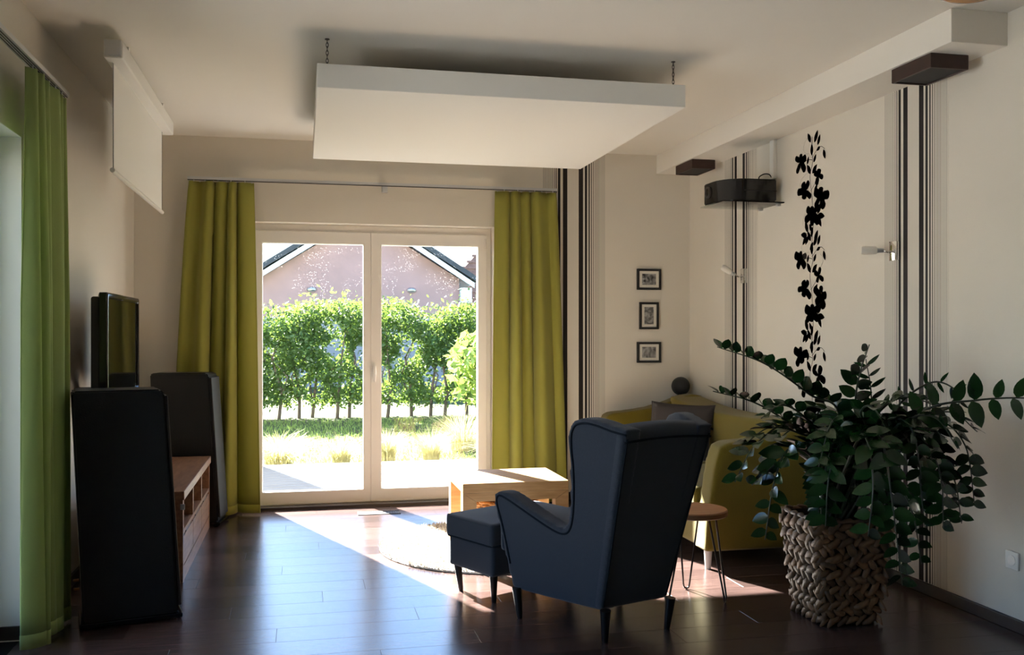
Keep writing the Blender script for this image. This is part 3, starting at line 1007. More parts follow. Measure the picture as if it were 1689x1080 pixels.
tb = thing('tv_bench', 'low brown wooden TV bench with open shelves above drawers', 'tv bench', (-0.615, 5.27, 0))
BL_, BD = 1.48, 0.46       # length along y, depth towards wall (-x)
obj('top', box(-BD, 0.0, 0, BL_, 0.440, 0.487, 0.004), M['acacia'], tb)
for ya in (0.01, BL_ - 0.045):
    obj('side_panel', box(-BD + 0.01, -0.008, ya, ya + 0.035, 0.0, 0.440), M['acacia'], tb)
obj('back_panel', box(-BD + 0.01, -BD + 0.022, 0.045, BL_ - 0.045, 0.05, 0.440), M['acacia'], tb)
obj('plinth', box(-0.03, -0.010, 0.045, BL_ - 0.045, 0.0, 0.078), M['acacia'], tb)
obj('shelf', box(-BD + 0.022, -0.010, 0.045, BL_ - 0.045, 0.252, 0.274), M['acacia'], tb)
W3 = (BL_ - 0.09) / 3
for k in (1, 2):
    obj('divider', box(-BD + 0.022, -0.010, 0.045 + k * W3 - 0.014, 0.045 + k * W3 + 0.014, 0.274, 0.440), M['acacia'], tb)
for k in range(3):
    a = 0.045 + k * W3
    dr = obj('drawer', box(-0.40, -0.010, a + 0.004, a + W3 - 0.004, 0.083, 0.236, 0.003), M['acacia'], tb)
    obj('finger_groove', box(-0.04, -0.012, a + W3 * 0.3, a + W3 * 0.7, 0.238, 0.250), M['darkbase'], dr)
# metal corner fitting
obj('corner_bracket', box(-0.02, 0.002, -0.003, 0.002, 0.39, 0.42), M['silver'], tb)

# ---------------------------------------------------------------- round rug
rug_c, RR = (1.19, 5.80), 0.735
rg = thing('round_rug', 'round cream shaggy rug under coffee table', 'rug', (*rug_c, 0))
obj('backing', lathe([(RR - 0.01, 0.0005), (RR, 0.004), (RR - 0.005, 0.012)], 64), M['rug'], rg)
def rug_fn(r):
    rr, a = RR * math.sqrt(r.random()), r.uniform(0, 2 * PI)
    b = r.uniform(0, 2 * PI)
    return Vector((rr * math.cos(a), rr * math.sin(a), 0.010)), Vector((math.cos(b), math.sin(b), 0)), r.uniform(0.014, 0.03), r.uniform(0.004, 0.02)
obj('pile', blade_cloud(14000, rug_fn, 8, 0.0035), M['rug'], rg, kind='stuff')

# ---------------------------------------------------------------- coffee table
ct = thing('coffee_table', 'square honey oak coffee table with thick mitred legs on rug', 'table', (0.885, 5.30, 0.0))
TW, TD, TH, LW = 0.622, 0.53, 0.47, 0.078
obj('top', box(0, TW, 0, TD, TH - 0.055, TH, 0.003), M['oak'], ct)
def miter(ya, yb):
    for i, poly in enumerate(([(0, 0.011), (LW, 0.011), (LW, TH - 0.06 - 0.045), (0, TH - 0.056)], [(TW, 0.011), (TW - LW, 0.011), (TW - LW, TH - 0.105), (TW, TH - 0.056)])):
        obj('leg', prism(poly, 'y', ya, yb), M['oak'], ct)
    obj('apron', prism([(0.001, TH - 0.0555), (TW - 0.001, TH - 0.0555), (TW - LW - 0.0005, TH - 0.104), (LW + 0.0005, TH - 0.104)], 'y', ya + 0.001, yb - 0.001), M['oak'], ct)
miter(0.0, LW)
miter(TD - LW, TD)
wb = thing('wicker_basket', 'golden wicker basket under the oak coffee table', 'basket', (1.20, 5.575, 0.0115))
def wicker_ring():
    bm = bmesh.new()
    n = 16
    for k in range(n):
        z = 0.02 + k * 0.0195
        R = 0.115 + 0.055 * math.sin(PI * 0.5 * k / n) + 0.01
        pts = []
        for j in range(48):
            a = 2 * PI * j / 48
            rr = R + 0.006 * math.sin(12 * a + (PI if k % 2 else 0))
            pts.append((rr * math.cos(a), rr * math.sin(a), z))
        add_tube(bm, pts, 0.0115, 5, closed=True)
    return bm
obj('woven_side', wicker_ring(), M['wicker'], wb, smooth=True)
obj('bottom', lathe([(0.11, 0.0), (0.125, 0.01), (0.12, 0.02)], 32), M['wicker'], wb)

# ---------------------------------------------------------------- footstool and wing chair
def cone_leg(h, r0, r1): return lathe([(r1, 0), (r1 * 1.15, 0.01), (r0, h)], 16)
os_ang = math.atan2(0.448, 0.894)
ot = thing('footstool', 'slate blue-grey upholstered footstool with black tapered legs', 'footstool', (1.075, 4.800, 0), os_ang)
OL, OW = 0.60, 0.385
base_m = soften(box(-OL / 2 + 0.01, OL / 2 - 0.01, -OW / 2 + 0.008, OW / 2 - 0.008, 0.135, 0.292), 0.011, 3)
obj('upholstered_base', base_m, M['bluegrey'], ot)
def crown(co):
    k = max(0, 1 - (co.x / (OL / 2)) ** 2) * max(0, 1 - (co.y / (OW / 2)) ** 2)
    if co.z > 0.34: co.z += 0.030 * k
    return co
obj('cushion', soften(box(-OL / 2 - 0.004, OL / 2 + 0.004, -OW / 2 - 0.004, OW / 2 + 0.004, 0.286, 0.398), 0.011, 5, crown), M['bluegrey'], ot)
def rrect(hx, hy, r, z, n=5):
    pts = []
    for cx, cy, a0 in ((hx - r, hy - r, 0), (-hx + r, hy - r, PI / 2), (-hx + r, -hy + r, PI), (hx - r, -hy + r, 1.5 * PI)):
        for k in range(n + 1):
            a = a0 + PI / 2 * k / n
            pts.append((cx + r * math.cos(a), cy + r * math.sin(a), z))
    return pts
for z, e in ((0.386, -0.002), (0.289, 0.001)):
    obj('piping', tube(rrect(OL / 2 + e, OW / 2 + e, 0.03, z), 0.0045, 6, True), M['pipe'], ot, smooth=True)
for sx in (-1, 1):
    for sy in (-1, 1):
        obj('leg', cone_leg(0.142, 0.021, 0.011), M['blackleg'], ot, (sx * (OL / 2 - 0.055), sy * (OW / 2 - 0.055), 0), (0.09 * sy * -1, 0.09 * sx, 0), smooth='auto')

CH = thing('wing_chair', 'slate blue-grey wing chair with high back and black tapered legs', 'armchair', (1.341, 4.165, 0), math.radians(20))
FL_, TOPW = 0.24, 0.055
def yb(z): return -0.235 - 0.30 * (z - 0.135)
def aw(z): return 0.185 + TOPW * (z - 0.135) / 0.8
TS = 0.085
SIDE = [(-0.235, 0.135), (-0.08, 0.130), (0.12, 0.130), (0.275, 0.135), (0.295, 0.25), (0.315, 0.42), (0.335, 0.53), (0.325, 0.575), (0.290, 0.595), (0.24, 0.585),
        (0.15, 0.548), (0.05, 0.505), (-0.03, 0.475), (-0.075, 0.470), (-0.100, 0.495), (-0.122, 0.56), (-0.140, 0.66), (-0.150, 0.75),
        (-0.152, 0.84), (-0.165, 0.91), (-0.20, 0.955), (-0.26, 0.972), (-0.33, 0.965), (-0.40, 0.948), (yb(0.935), 0.935), (yb(0.6), 0.6), (yb(0.35), 0.35)]
def side_x(y, z): return aw(z) + FL_ * (y - yb(z))
def side_deform(sgn):
    def f(co):
        o = side_x(co.y, co.z)
        # slim the panel a little towards the top of the wing
        return Vector((sgn * (o - co.x), co.y, co.z))
    return f
for s in (-1, 1):
    sd = obj('side_panel', soften(prism(SIDE, 'x', 0.0, TS), 0.0115, 5, side_deform(s)), M['bluegrey'], CH)
    edge = catmull([(0, p[0], p[1]) for p in SIDE[4:25]], 4)
    outl = []
    for p in edge:
        outl.append(Vector((s * (side_x(p.y, p.z) + 0.000 - 0.010), p.y - 0.002, p.z)))
    # seam set in from the rim on the outer face
    def inset(p, k):
        c = Vector((0, -0.2 if p.z > 0.5 else 0.12, 0.72 if p.z > 0.5 else 0.40))
        return p
    seam = []
    for i, p in enumerate(edge):
        a, b = edge[max(i - 1, 0)], edge[min(i + 1, len(edge) - 1)]
        tg = (b - a)
        if tg.length < 1e-6: continue
        nn = Vector((0, -tg.z, tg.y)).normalized()
        qn = p + nn * 0.024
        seam.append(Vector((s * (side_x(qn.y, qn.z) + 0.0015), qn.y, qn.z)))
    obj('piping', tube(seam, 0.0048, 6), M['pipe'], sd, smooth=True)
def back_deform(co):
    return Vector((co.x / 0.2 * aw(co.z) * 1.045, co.y, co.z + 0.016 * math.cos(co.x / 0.2 * PI / 2) * max(0, (co.z - 0.5) / 0.45)))
bprof = [(yb(z), z) for z in (0.135, 0.35, 0.6, 0.8, 0.90)] + [(yb(0.90) + 0.02, 0.932), (yb(0.90) + 0.07, 0.942), (yb(0.90) + 0.125, 0.930), (yb(0.88) + 0.150, 0.88), (yb(0.7) + 0.14, 0.7), (yb(0.45) + 0.13, 0.45), (yb(0.135) + 0.12, 0.135)]
bk = obj('backrest', soften(prism(bprof, 'x', -0.2, 0.2), 0.012, 4, back_deform), M['bluegrey'], CH)
for s in (-1, 1):
    pts = [(s * (aw(z) - 0.010), yb(z) - 0.000, z) for z in (0.15, 0.25, 0.4, 0.55, 0.7, 0.8, 0.895)]
    obj('piping', tube(pts, 0.0055, 6), M['pipe'], bk, smooth=True)
pts = [(x, yb(0.88) - 0.002, 0.880 + 0.012 * math.cos(x / 0.24 * PI / 2)) for x in [(-aw(0.9) + 2 * aw(0.9) * k / 10) for k in range(11)]]
obj('piping', tube(pts, 0.0055, 6), M['pipe'], bk, smooth=True)
def base_deform(co):
    return Vector((co.x / 0.2 * (side_x(co.y, 0.2) - 0.05), co.y, co.z))
obj('seat_base', soften(box(-0.2, 0.2, -0.20, 0.262, 0.132, 0.30), 0.012, 3, base_deform), M['bluegrey'], CH)
def seat_deform(co):
    k = max(0, 1 - (co.x / 0.2) ** 2)
    wfac = side_x(min(co.y, 0.28), 0.4) - 0.068 + (0.05 if co.y > 0.325 else 0)
    return Vector((co.x / 0.2 * wfac, co.y, co.z + (0.03 * k if co.z > 0.38 else 0)))
obj('seat_cushion', soften(box(-0.2, 0.2, -0.22, 0.365, 0.298, 0.435), 0.012, 5, seat_deform), M['bluegrey'], CH)
for sx in (-1, 1):
    obj('leg', cone_leg(0.145, 0.024, 0.012), M['blackleg'], CH, (sx * 0.175, -0.25, 0), (0.10, 0.06 * sx, 0), smooth='auto')
    obj('leg', cone_leg(0.145, 0.024, 0.012), M['blackleg'], CH, (sx * 0.295, 0.235, 0), (-0.08, 0.06 * sx, 0), smooth='auto')

# ---------------------------------------------------------------- sofa along the right wall
sf = thing('sofa', 'mustard olive sofa with high curved arms along right wall', 'sofa', (0, 0, 0))
SY0, SY1, SXF, SXB = 4.90, 7.09, 2.17, 3.075
arm_prof = [(2.185, 0.105), (3.07, 0.105), (3.07, 0.83), (2.99, 0.845), (2.90, 0.83), (2.78, 0.785), (2.62, 0.742), (2.45, 0.720), (2.33, 0.712), (2.28, 0.690), (2.25, 0.60), (2.20, 0.30)]
for ya in (SY0, SY1 - 0.17):
    obj('arm', soften(prism(arm_prof, 'y', ya, ya + 0.17), 0.016, 6), M['olive'], sf)
def sback(co):
    t = (co.y - (SY0 + SY1) / 2) / ((SY1 - SY0) / 2)
    if co.z > 0.5: co.z += 0.075 * (abs(t) ** 2.2) * (co.z - 0.5) / 0.27
    return co
obj('backrest', soften(box(2.80, 3.07, SY0 + 0.12, SY1 - 0.12, 0.12, 0.775), 0.018, 7, sback), M['olive'], sf)
obj('seat_base', soften(box(2.21, 2.85, SY0 + 0.14, SY1 - 0.14, 0.105, 0.30), 0.018, 4), M['olive'], sf)
ym = (SY0 + SY1) / 2
for a, b in ((SY0 + 0.165, ym - 0.004), (ym + 0.004, SY1 - 0.165)):
    obj('seat_cushion', soften(box(2.19, 2.83, a, b, 0.295, 0.445), 0.018, 7), M['olive'], sf)
for x in (2.225, 3.0):
    for yy in (SY0 + 0.06, SY1 - 0.06):
        obj('leg', lathe([(0.016, 0), (0.024, 0.115)], 14), M['lightmetal'], sf, (x, yy, 0), smooth='auto')

def pillow(label, cat, sx, sz, th, loc, rot, m):
    bm = bmesh.new()
    n = 16
    top, bot = {}, {}
    for i in range(n + 1):
        for j in range(n + 1):
            u, v = -1 + 2 * i / n, -1 + 2 * j / n
            e = (max(0, 1 - u * u) * max(0, 1 - v * v)) ** 0.42
            pull = 1 - 0.07 * (1 - abs(u) ** 3) * abs(v) ** 4 - 0.0
            pull2 = 1 - 0.07 * (1 - abs(v) ** 3) * abs(u) ** 4
            x, z = u * sx / 2 * pull2, v * sz / 2 * pull
            top[i, j] = bm.verts.new((x, -th / 2 * e - 0.002, z))
            bot[i, j] = bm.verts.new((x, th / 2 * e + 0.002, z))
    for i in range(n):
        for j in range(n):
            bm.faces.new((top[i, j], top[i + 1, j], top[i + 1, j + 1], top[i, j + 1]))
            bm.faces.new((bot[i, j], bot[i, j + 1], bot[i + 1, j + 1], bot[i + 1, j]))
    for i in range(n):
        for (p, q2) in (((i, 0), (i + 1, 0)), ((i + 1, n), (i, n)), ((0, i + 1), (0, i)), ((n, i), (n, i + 1))):
            bm.faces.new((top[p], bot[p], bot[q2], top[q2]))
    bmesh.ops.recalc_face_normals(bm, faces=bm.faces[:])
    t = thing('throw_pillow', label, cat, loc)
    t.rotation_euler = rot
    obj('cover', bm, m, t, smooth=True)
    pts = [(u * sx / 2 * (1 - 0.07 * (1 - abs(v) ** 3) * abs(u) ** 4), 0, v * sz / 2 * (1 - 0.07 * (1 - abs(u) ** 3) * abs(v) ** 4)) for u, v in
           [(-1 + k / 5, -1) for k in range(10)] + [(1, -1 + k / 5) for k in range(10)] + [(1 - k / 5, 1) for k in range(10)] + [(-1, 1 - k / 5) for k in range(10)]]
    obj('edge_seam', tube(pts, 0.004, 5, True), m, t, smooth=True)
pillow('taupe grey throw pillow standing on the olive sofa', 'pillow', 0.46, 0.40, 0.12, (2.592, 6.255, 0.637), (math.radians(-19), math.radians(2), math.radians(-38)), M['greycush'])

# ---------------------------------------------------------------- stool with hairpin legs
st = thing('side_stool', 'small round orange wood stool on hairpin legs beside wing chair', 'stool', (1.905, 4.43, 0))
obj('seat', lathe([(0.165, 0.418), (0.172, 0.423), (0.172, 0.444), (0.167, 0.450)], 40), M['stoolwood'], st, smooth='auto')
for k, a in enumerate((math.radians(-42), math.radians(78), math.radians(198))):
    ca, sa = math.cos(a), math.sin(a)
    tx, ty = -sa, ca
    pts = [(0.10 * ca + 0.052 * tx, 0.10 * sa + 0.052 * ty, 0.418)]
    B = (0.165 * ca, 0.165 * sa)
    pts.append((B[0] + 0.016 * tx, B[1] + 0.016 * ty, 0.03))
    for j in range(5):
        q2 = PI * j / 4
        pts.append((B[0] + 0.014 * tx * math.cos(q2), B[1] + 0.014 * ty * math.cos(q2), 0.018 - 0.013 * math.sin(q2)))
    pts.append((B[0] - 0.016 * tx, B[1] - 0.016 * ty, 0.03))
    pts.append((0.10 * ca - 0.052 * tx, 0.10 * sa - 0.052 * ty, 0.418))
    obj('hairpin_leg', tube(pts, 0.005, 8), M['steel'], st, smooth=True)

# ---------------------------------------------------------------- floor vent
fv = thing('floor_vent', 'grey slatted floor vent before the garden door', 'vent', (0.39, 6.95, 0.0005))
obj('frame', rect_frame(0, 0.31, 0, 0.12, 0.010, 0.010, 0.010, 0.010, 0, 0.004, 0), M['grille'], fv, (0, 0.12, 0.0), (PI / 2, 0, 0))
obj('dark_tray', box(0.008, 0.302, 0.008, 0.112, 0.0, 0.0008), M['black_matt'], fv)
sm = box(-0.004, 0.004, 0.009, 0.111, 0.0009, 0.0034)
sme = to_mesh(sm, 'slat')
sme.materials.append(M['grille'])
for k in range(16):
    o = bpy.data.objects.new('slat', sme)
    C.objects.link(o)
    o.parent = fv
    o.location = (0.022 + k * 0.0178, 0, 0)

# ---------------------------------------------------------------- framed pictures
def photo_mat(name, seed, lo, hi, sc):
    m = bpy.data.materials.new(name)
    m.use_nodes = True
    nt = m.node_tree
    p = nt.nodes['Principled BSDF']
    p.inputs['Roughness'].default_value = 0.35
    tc = nt.nodes.new('ShaderNodeTexCoord')
    mp = nt.nodes.new('ShaderNodeMapping')
    mp.inputs['Location'].default_value = (seed, seed * 1.7, seed)
    nt.links.new(tc.outputs['Object'], mp.inputs[0])
    n = nt.nodes.new('ShaderNodeTexNoise')
    n.inputs['Scale'].default_value = sc
    n.inputs['Detail'].default_value = 6
    n.inputs['Distortion'].default_value = 1.5
    nt.links.new(mp.outputs[0], n.inputs['Vector'])
    r = nt.nodes.new('ShaderNodeValToRGB')
    r.color_ramp.elements[0].position, r.color_ramp.elements[1].position = 0.4, 0.66
    r.color_ramp.elements[0].color = (lo, lo, lo, 1)
    r.color_ramp.elements[1].color = (hi, hi, hi, 1)
    nt.links.new(n.outputs['Fac'], r.inputs[0])
    nt.links.new(r.outputs[0], p.inputs['Base Color'])
    return m
def picture(label, cx, cz, wd, ht, seed, lo, hi, sc):
    t = thing('picture_frame', label, 'picture', (cx, YB, cz), 0, 'small framed pictures in a column')
    hw, hh = wd / 2, ht / 2
    obj('frame', rect_frame(-hw, hw, -hh, hh, 0.018, 0.018, 0.018, 0.018, -0.024, -0.001, 0.002), M['black_matt'], t)
    obj('mount', box(-hw + 0.012, hw - 0.012, -0.012, -0.002, -hh + 0.012, hh - 0.012), M['mount'], t)
    obj('photo', box(-hw + 0.043, hw - 0.043, -0.0135, -0.0125, -hh + 0.040, hh - 0.040), photo_mat('monochrome_photo', seed, lo, hi, sc), t)
picture('topmost black framed dark monochrome picture in column of three', 2.741, 1.760, 0.205, 0.170, 1.0, 0.01, 0.42, 16)
picture('upright black framed grey picture in middle of column', 2.741, 1.465, 0.165, 0.220, 5.0, 0.10, 0.42, 20)
picture('lowest black framed monochrome picture in column of three', 2.741, 1.168, 0.205, 0.168, 9.0, 0.06, 0.40, 13)

# ---------------------------------------------------------------- black ball speaker on the back wall
bs = thing('ball_speaker', 'small matt black ball on back wall above sofa arm', 'speaker', (2.985, YB - 0.085, 0.895))
prof = [(0.075 * math.sin(PI * k / 20), -0.075 * math.cos(PI * k / 20)) for k in range(21)]
obj('ball', lathe(prof, 32, 'y'), M['black_matt'], bs, smooth=True)
obj('wall_mount', lathe([(0.020, 0.07), (0.024, 0.080), (0.024, 0.085)], 16, 'y'), M['black_matt'], bs)

# ---------------------------------------------------------------- dark wood boxes under the beam
def ceil_box(label, x0, x1, y0, y1):
    t = thing('ceiling_box', label, 'box', ((x0 + x1) / 2, (y0 + y1) / 2, 2.62), 0, 'dark wooden boxes under the beam')
    hx, hy = (x1 - x0) / 2, (y1 - y0) / 2
    bm = rect_frame(-hx, hx, -hy, hy, 0.014, 0.014, 0.014, 0.014, 0.0, 0.068, 0.002)
    obj('wooden_rim', bm, M['brownbox'], t, rot=(-PI / 2, 0, 0), smooth=False).location = (0, 0, -0.0)
    obj('black_face', box(-hx + 0.013, hx - 0.013, -hy + 0.013, hy - 0.013, -0.062, -0.001), M['black_matt'], t)
ceil_box('flat dark wooden box under ceiling beam above near striped wallpaper', 2.825, 3.025, 3.84, 4.14)
ceil_box('flat dark wooden box under ceiling beam in far corner beside projector', 2.825, 3.010, 6.58, 6.90)

# ---------------------------------------------------------------- projector on glass shelf
pj = thing('projector', 'black video projector on glass shelf high on right wall', 'projector', (2.68, 5.72, 2.190))
out = [(0.372, 0.0), (0.372, 0.32), (0.0, 0.32), (0.0, 0.185)] + [(0.185 - 0.185 * math.sin(a), 0.185 - 0.185 * math.cos(a)) for a in [PI / 2 * (1 - k / 8) for k in range(1, 9)]]
bm = prism(out, 'z', 0.006, 0.150)
bmesh.ops.bevel(bm, geom=bm.edges[:], offset=0.006, segments=2, affect='EDGES')
obj('body', bm, M['black_gloss'], pj, smooth='auto')
obj('lens_barrel', lathe([(0.036, 0.01), (0.040, -0.012), (0.030, -0.014), (0.028, 0.004)], 28, 'x'), M['steel'], pj, (0.0, 0.245, 0.085), smooth='auto')
obj('lens', lathe([(0.0001, -0.010), (0.018, -0.008), (0.028, -0.002)], 24, 'x'), M['screen'], pj, (0.0, 0.245, 0.085), smooth=True)
obj('seam', box(0.14, 0.374, -0.0012, 0.0, 0.070, 0.074), M['black_matt'], pj)
for x in (0.06, 0.33):
    for yy in (0.06, 0.28):
        if (x, yy) != (0.06, 0.06):
            obj('foot', lathe([(0.012, 0), (0.014, 0.008)], 12), M['black_matt'], pj, (x, yy, 0))
gs = thing('glass_shelf', 'clear glass wall shelf carrying the projector', 'shelf', (2.665, 5.70, 2.182))
obj('glass_plate', box(0, 0.434, 0, 0.37, 0, 0.008, 0.002, 1), M['shelfglass'], gs)
for yy in (0.05, 0.30):
    obj('clamp', box(0.412, 0.4345, yy, yy + 0.03, -0.012, -0.0002), M['silver'], gs)
cd = thing('cable_duct', 'pale vertical cable duct on wall above projector', 'cable duct', (XR, 5.805, 2.36))
obj('channel', box(-0.026, 0, 0, 0.055, 0, 0.26, 0.003), M['mount'], cd)
obj('cap_line', box(-0.0272, -0.026, 0.006, 0.049, 0, 0.258), M['panel'], cd)
pc = obj('projector_cable', tube(catmull([(3.0, 5.86, 2.342), (3.0, 5.865, 2.375), (3.03, 5.85, 2.395), (3.06, 5.84, 2.392), (3.075, 5.835, 2.372)], 6), 0.004, 8), M['black_matt'], smooth=True)
tag(pc, 'short black cable looping from projector to the duct', 'cable')

# ---------------------------------------------------------------- wall lamps
def wall_lamp(label, y, z, head, direc, sc=1.0):
    t = thing('wall_lamp', label, 'wall lamp', (XR, y, z), 0, 'small wall spotlights')
    obj('plate', box(-0.024, 0, -0.034, 0.034, -0.052, 0.052, 0.004), M['chrome'], t, smooth='auto')
    h = Vector(head)
    d = Vector(direc).normalized()
    obj('arm', tube(catmull([(-0.022, 0, -0.004), (-0.05, 0.0, -0.006), tuple(h - d * 0.005)], 6), 0.006, 8), M['chrome'], t, smooth=True)
    bm = bmesh.new()
    add_tube(bm, [h - d * 0.012, h + d * 0.022], [0.012, 0.014], 14)
    ja = obj('lamp_socket', bm, M['silver'], t, smooth='auto')
    bm = bmesh.new()
    add_tube(bm, [h + d * 0.020, h + d * 0.030, h + d * 0.085, h + d * 0.100], [0.016, 0.021, 0.023, 0.019], 18)
    obj('shade', bm, M['frost'], t, smooth='auto')
wall_lamp('chrome wall spotlight pointing sideways on near striped wallpaper', 4.50, 1.765, (-0.075, 0.022, 0.004), (-0.75, 0.45, 0.02))
wall_lamp('wall spotlight tilted upward on far striped wallpaper below projector', 6.27, 1.735, (-0.085, 0.01, 0.012), (-0.75, 0.25, 0.50))

# ---------------------------------------------------------------- ceiling lamp (only its lower rim shows)
cl = thing('ceiling_lamp', 'amber glass bowl ceiling lamp in front of beam end', 'ceiling lamp', (2.52, 3.17, 2.61))
obj('bowl', lathe([(0.0001, 0.0), (0.05, 0.004), (0.10, 0.018), (0.15, 0.045), (0.185, 0.085), (0.19, 0.10), (0.18, 0.10)], 40), M['amber'], cl, smooth='auto')
obj('ceiling_rose', lathe([(0.12, 0.10), (0.12, 0.16)], 32), M['brass'], cl)

# ---------------------------------------------------------------- socket
so = thing('wall_socket', 'white power socket low on right wall', 'socket', (XR, 3.645, 0.312))
obj('plate', box(-0.010, 0, -0.040, 0.040, -0.040, 0.040, 0.004), M['panel'], so, smooth='auto')
obj('recess_ring', lathe([(0.021, -0.0115), (0.024, -0.0115), (0.024, -0.009), (0.021, -0.009)], 28, 'x'), M['white'], so)
obj('recess', lathe([(0.0001, -0.0105), (0.0205, -0.0105), (0.0205, -0.009)], 28, 'x'), M['mount'], so)
for yy in (-0.0095, 0.0095):
    obj('pin_hole', lathe([(0.003, -0.0110), (0.003, -0.0100)], 8, 'x'), M['black_matt'], so, (0, yy, 0))

# ---------------------------------------------------------------- woven planter basket
pb = thing('planter_basket', 'square tapered basket woven of water hyacinth holding the plant', 'basket', (2.425, 3.985, 0))
BH, R0, R1 = 0.490, 0.140, 0.185
def ring(t): return R0 + (R1 - R0) * t
def sq(a, r, rc=0.25):
    """rounded-square radius"""
    c, s = math.cos(a), math.sin(a)
    n = 7.0
    k = (abs(c) ** n + abs(s) ** n) ** (-1 / n)
    return Vector((c * k * r, s * k * r, 0))
inner = bmesh.new()
N = 40
rings = []
for (t, sc) in ((0.02, 0.93), (0.5, 0.93), (0.98, 0.94), (0.985, 0.88), (0.5, 0.86), (0.12, 0.85)):
    rings.append([inner.verts.new(sq(2 * PI * k / N, ring(t) * sc) + Vector((0, 0, t * BH))) for k in range(N)])
for A, B in zip(rings, rings[1:]):
    for k in range(N): inner.faces.new((A[k], A[(k + 1) % N], B[(k + 1) % N], B[k]))
inner.faces.new(rings[0][::-1]); inner.faces.new(rings[-1])
obj('liner', inner, M['basket_in'], pb)
obj('soil', lathe([(0.145, 0.36), (0.145, 0.40), (0.0001, 0.42)], 24), M['soil'], pb)
def knot(seed):
    r = random.Random(seed)
    bm = bmesh.new()
    bmesh.ops.create_uvsphere(bm, u_segments=7, v_segments=5, radius=1.0)
    for v in bm.verts:
        v.co = Vector((v.co.x * 0.040 * (1 - 0.25 * v.co.x), v.co.y * 0.010, v.co.z * 0.0120 * r.uniform(0.85, 1.15)))
        v.co.z += 0.004 * math.sin(v.co.x * 60 + seed)
    me = to_mesh(bm, 'woven_strand', True)
    me.materials.append(M['hyacinth'])
    return me
knots = [knot(k) for k in range(6)]
rb = random.Random(12)
rows, per = 13, 25
cnt = 0
for j in range(rows):
    t = (j + 0.45) / rows
    for k in range(per):
        if cnt >= 325: break
        a = 2 * PI * (k + 0.5 * (j % 2)) / per
        r = ring(t)
        # even spacing along the square's perimeter
        sgn = (k + 0.5 * (j % 2)) / per * 4
        side = int(sgn) % 4
        f = (sgn - int(sgn)) * 2 - 1
        p = [Vector((r, f * r, 0)), Vector((-f * r, r, 0)), Vector((-r, -f * r, 0)), Vector((f * r, -r, 0))][side]
        if abs(f) > 0.86: p *= 0.95
        ang = side * PI / 2
        o = bpy.data.objects.new('woven_strand', knots[rb.randrange(6)])
        C.objects.link(o)
        o.parent = pb
        nrm = Vector((math.cos(ang), math.sin(ang), 0))
        o.location = p - nrm * 0.004 + Vector((0, 0, 0.016 + t * (BH - 0.022))) + nrm * rb.uniform(-0.003, 0.005)
        tilt = (0.62 if j % 2 else -0.62) + rb.uniform(-0.25, 0.25)
        o.rotation_euler = (Matrix.Rotation(ang + PI / 2, 4, 'Z') @ Matrix.Rotation(tilt, 4, 'Y')).to_euler()
        sc = rb.uniform(0.95, 1.3) * (0.9 + 0.25 * t)
        o.scale = (sc, sc, sc * 1.25)
        cnt += 1
rimpts = [sq(2 * PI * k / 60, R1 * 0.985) + Vector((0, 0, BH - 0.004 + 0.004 * math.sin(k * 2.1))) for k in range(60)]
obj('braided_rim', tube(rimpts, [0.010 + 0.003 * math.sin(k * 2.1) for k in range(60)], 7, True), M['hyacinth'], pb, smooth=True)

# ---------------------------------------------------------------- the plant
pl = thing('zz_plant', 'large glossy dark green zz plant with arching stems', 'plant', (2.425, 3.985, 0.40))
org = Vector((2.425, 3.985, 0.40))
def leaf_mesh(Lf, Wf, fold, curl):
    bm = bmesh.new()
    n = 6
    mid, le, ri = [], [], []
    for k in range(n + 1):
        t = k / n
        wv = Wf * (math.sin(PI * min(1, t * 0.96 + 0.04) ** 0.85)) ** 0.75 if 0 < k < n else 0.0008
        z = -curl * t * t
        mid.append(bm.verts.new((t * Lf, 0, z)))
        le.append(bm.verts.new((t * Lf, wv, z + fold * wv)))
        ri.append(bm.verts.new((t * Lf, -wv, z + fold * wv)))
    for k in range(n):
        bm.faces.new((mid[k], mid[k + 1], le[k + 1], le[k]))
        bm.faces.new((ri[k], ri[k + 1], mid[k + 1], mid[k]))
    me = to_mesh(bm, 'leaf', True)
    me.materials.append(M['leaf'])
    return me
LM = [leaf_mesh(0.098, 0.030, 0.20, 0.010), leaf_mesh(0.108, 0.031, 0.15, 0.020), leaf_mesh(0.094, 0.032, 0.22, 0.004)]
LN = leaf_mesh(0.100, 0.014, 0.15, 0.014)
LB = leaf_mesh(0.108, 0.029, 0.10, 0.006)
rl = random.Random(31)
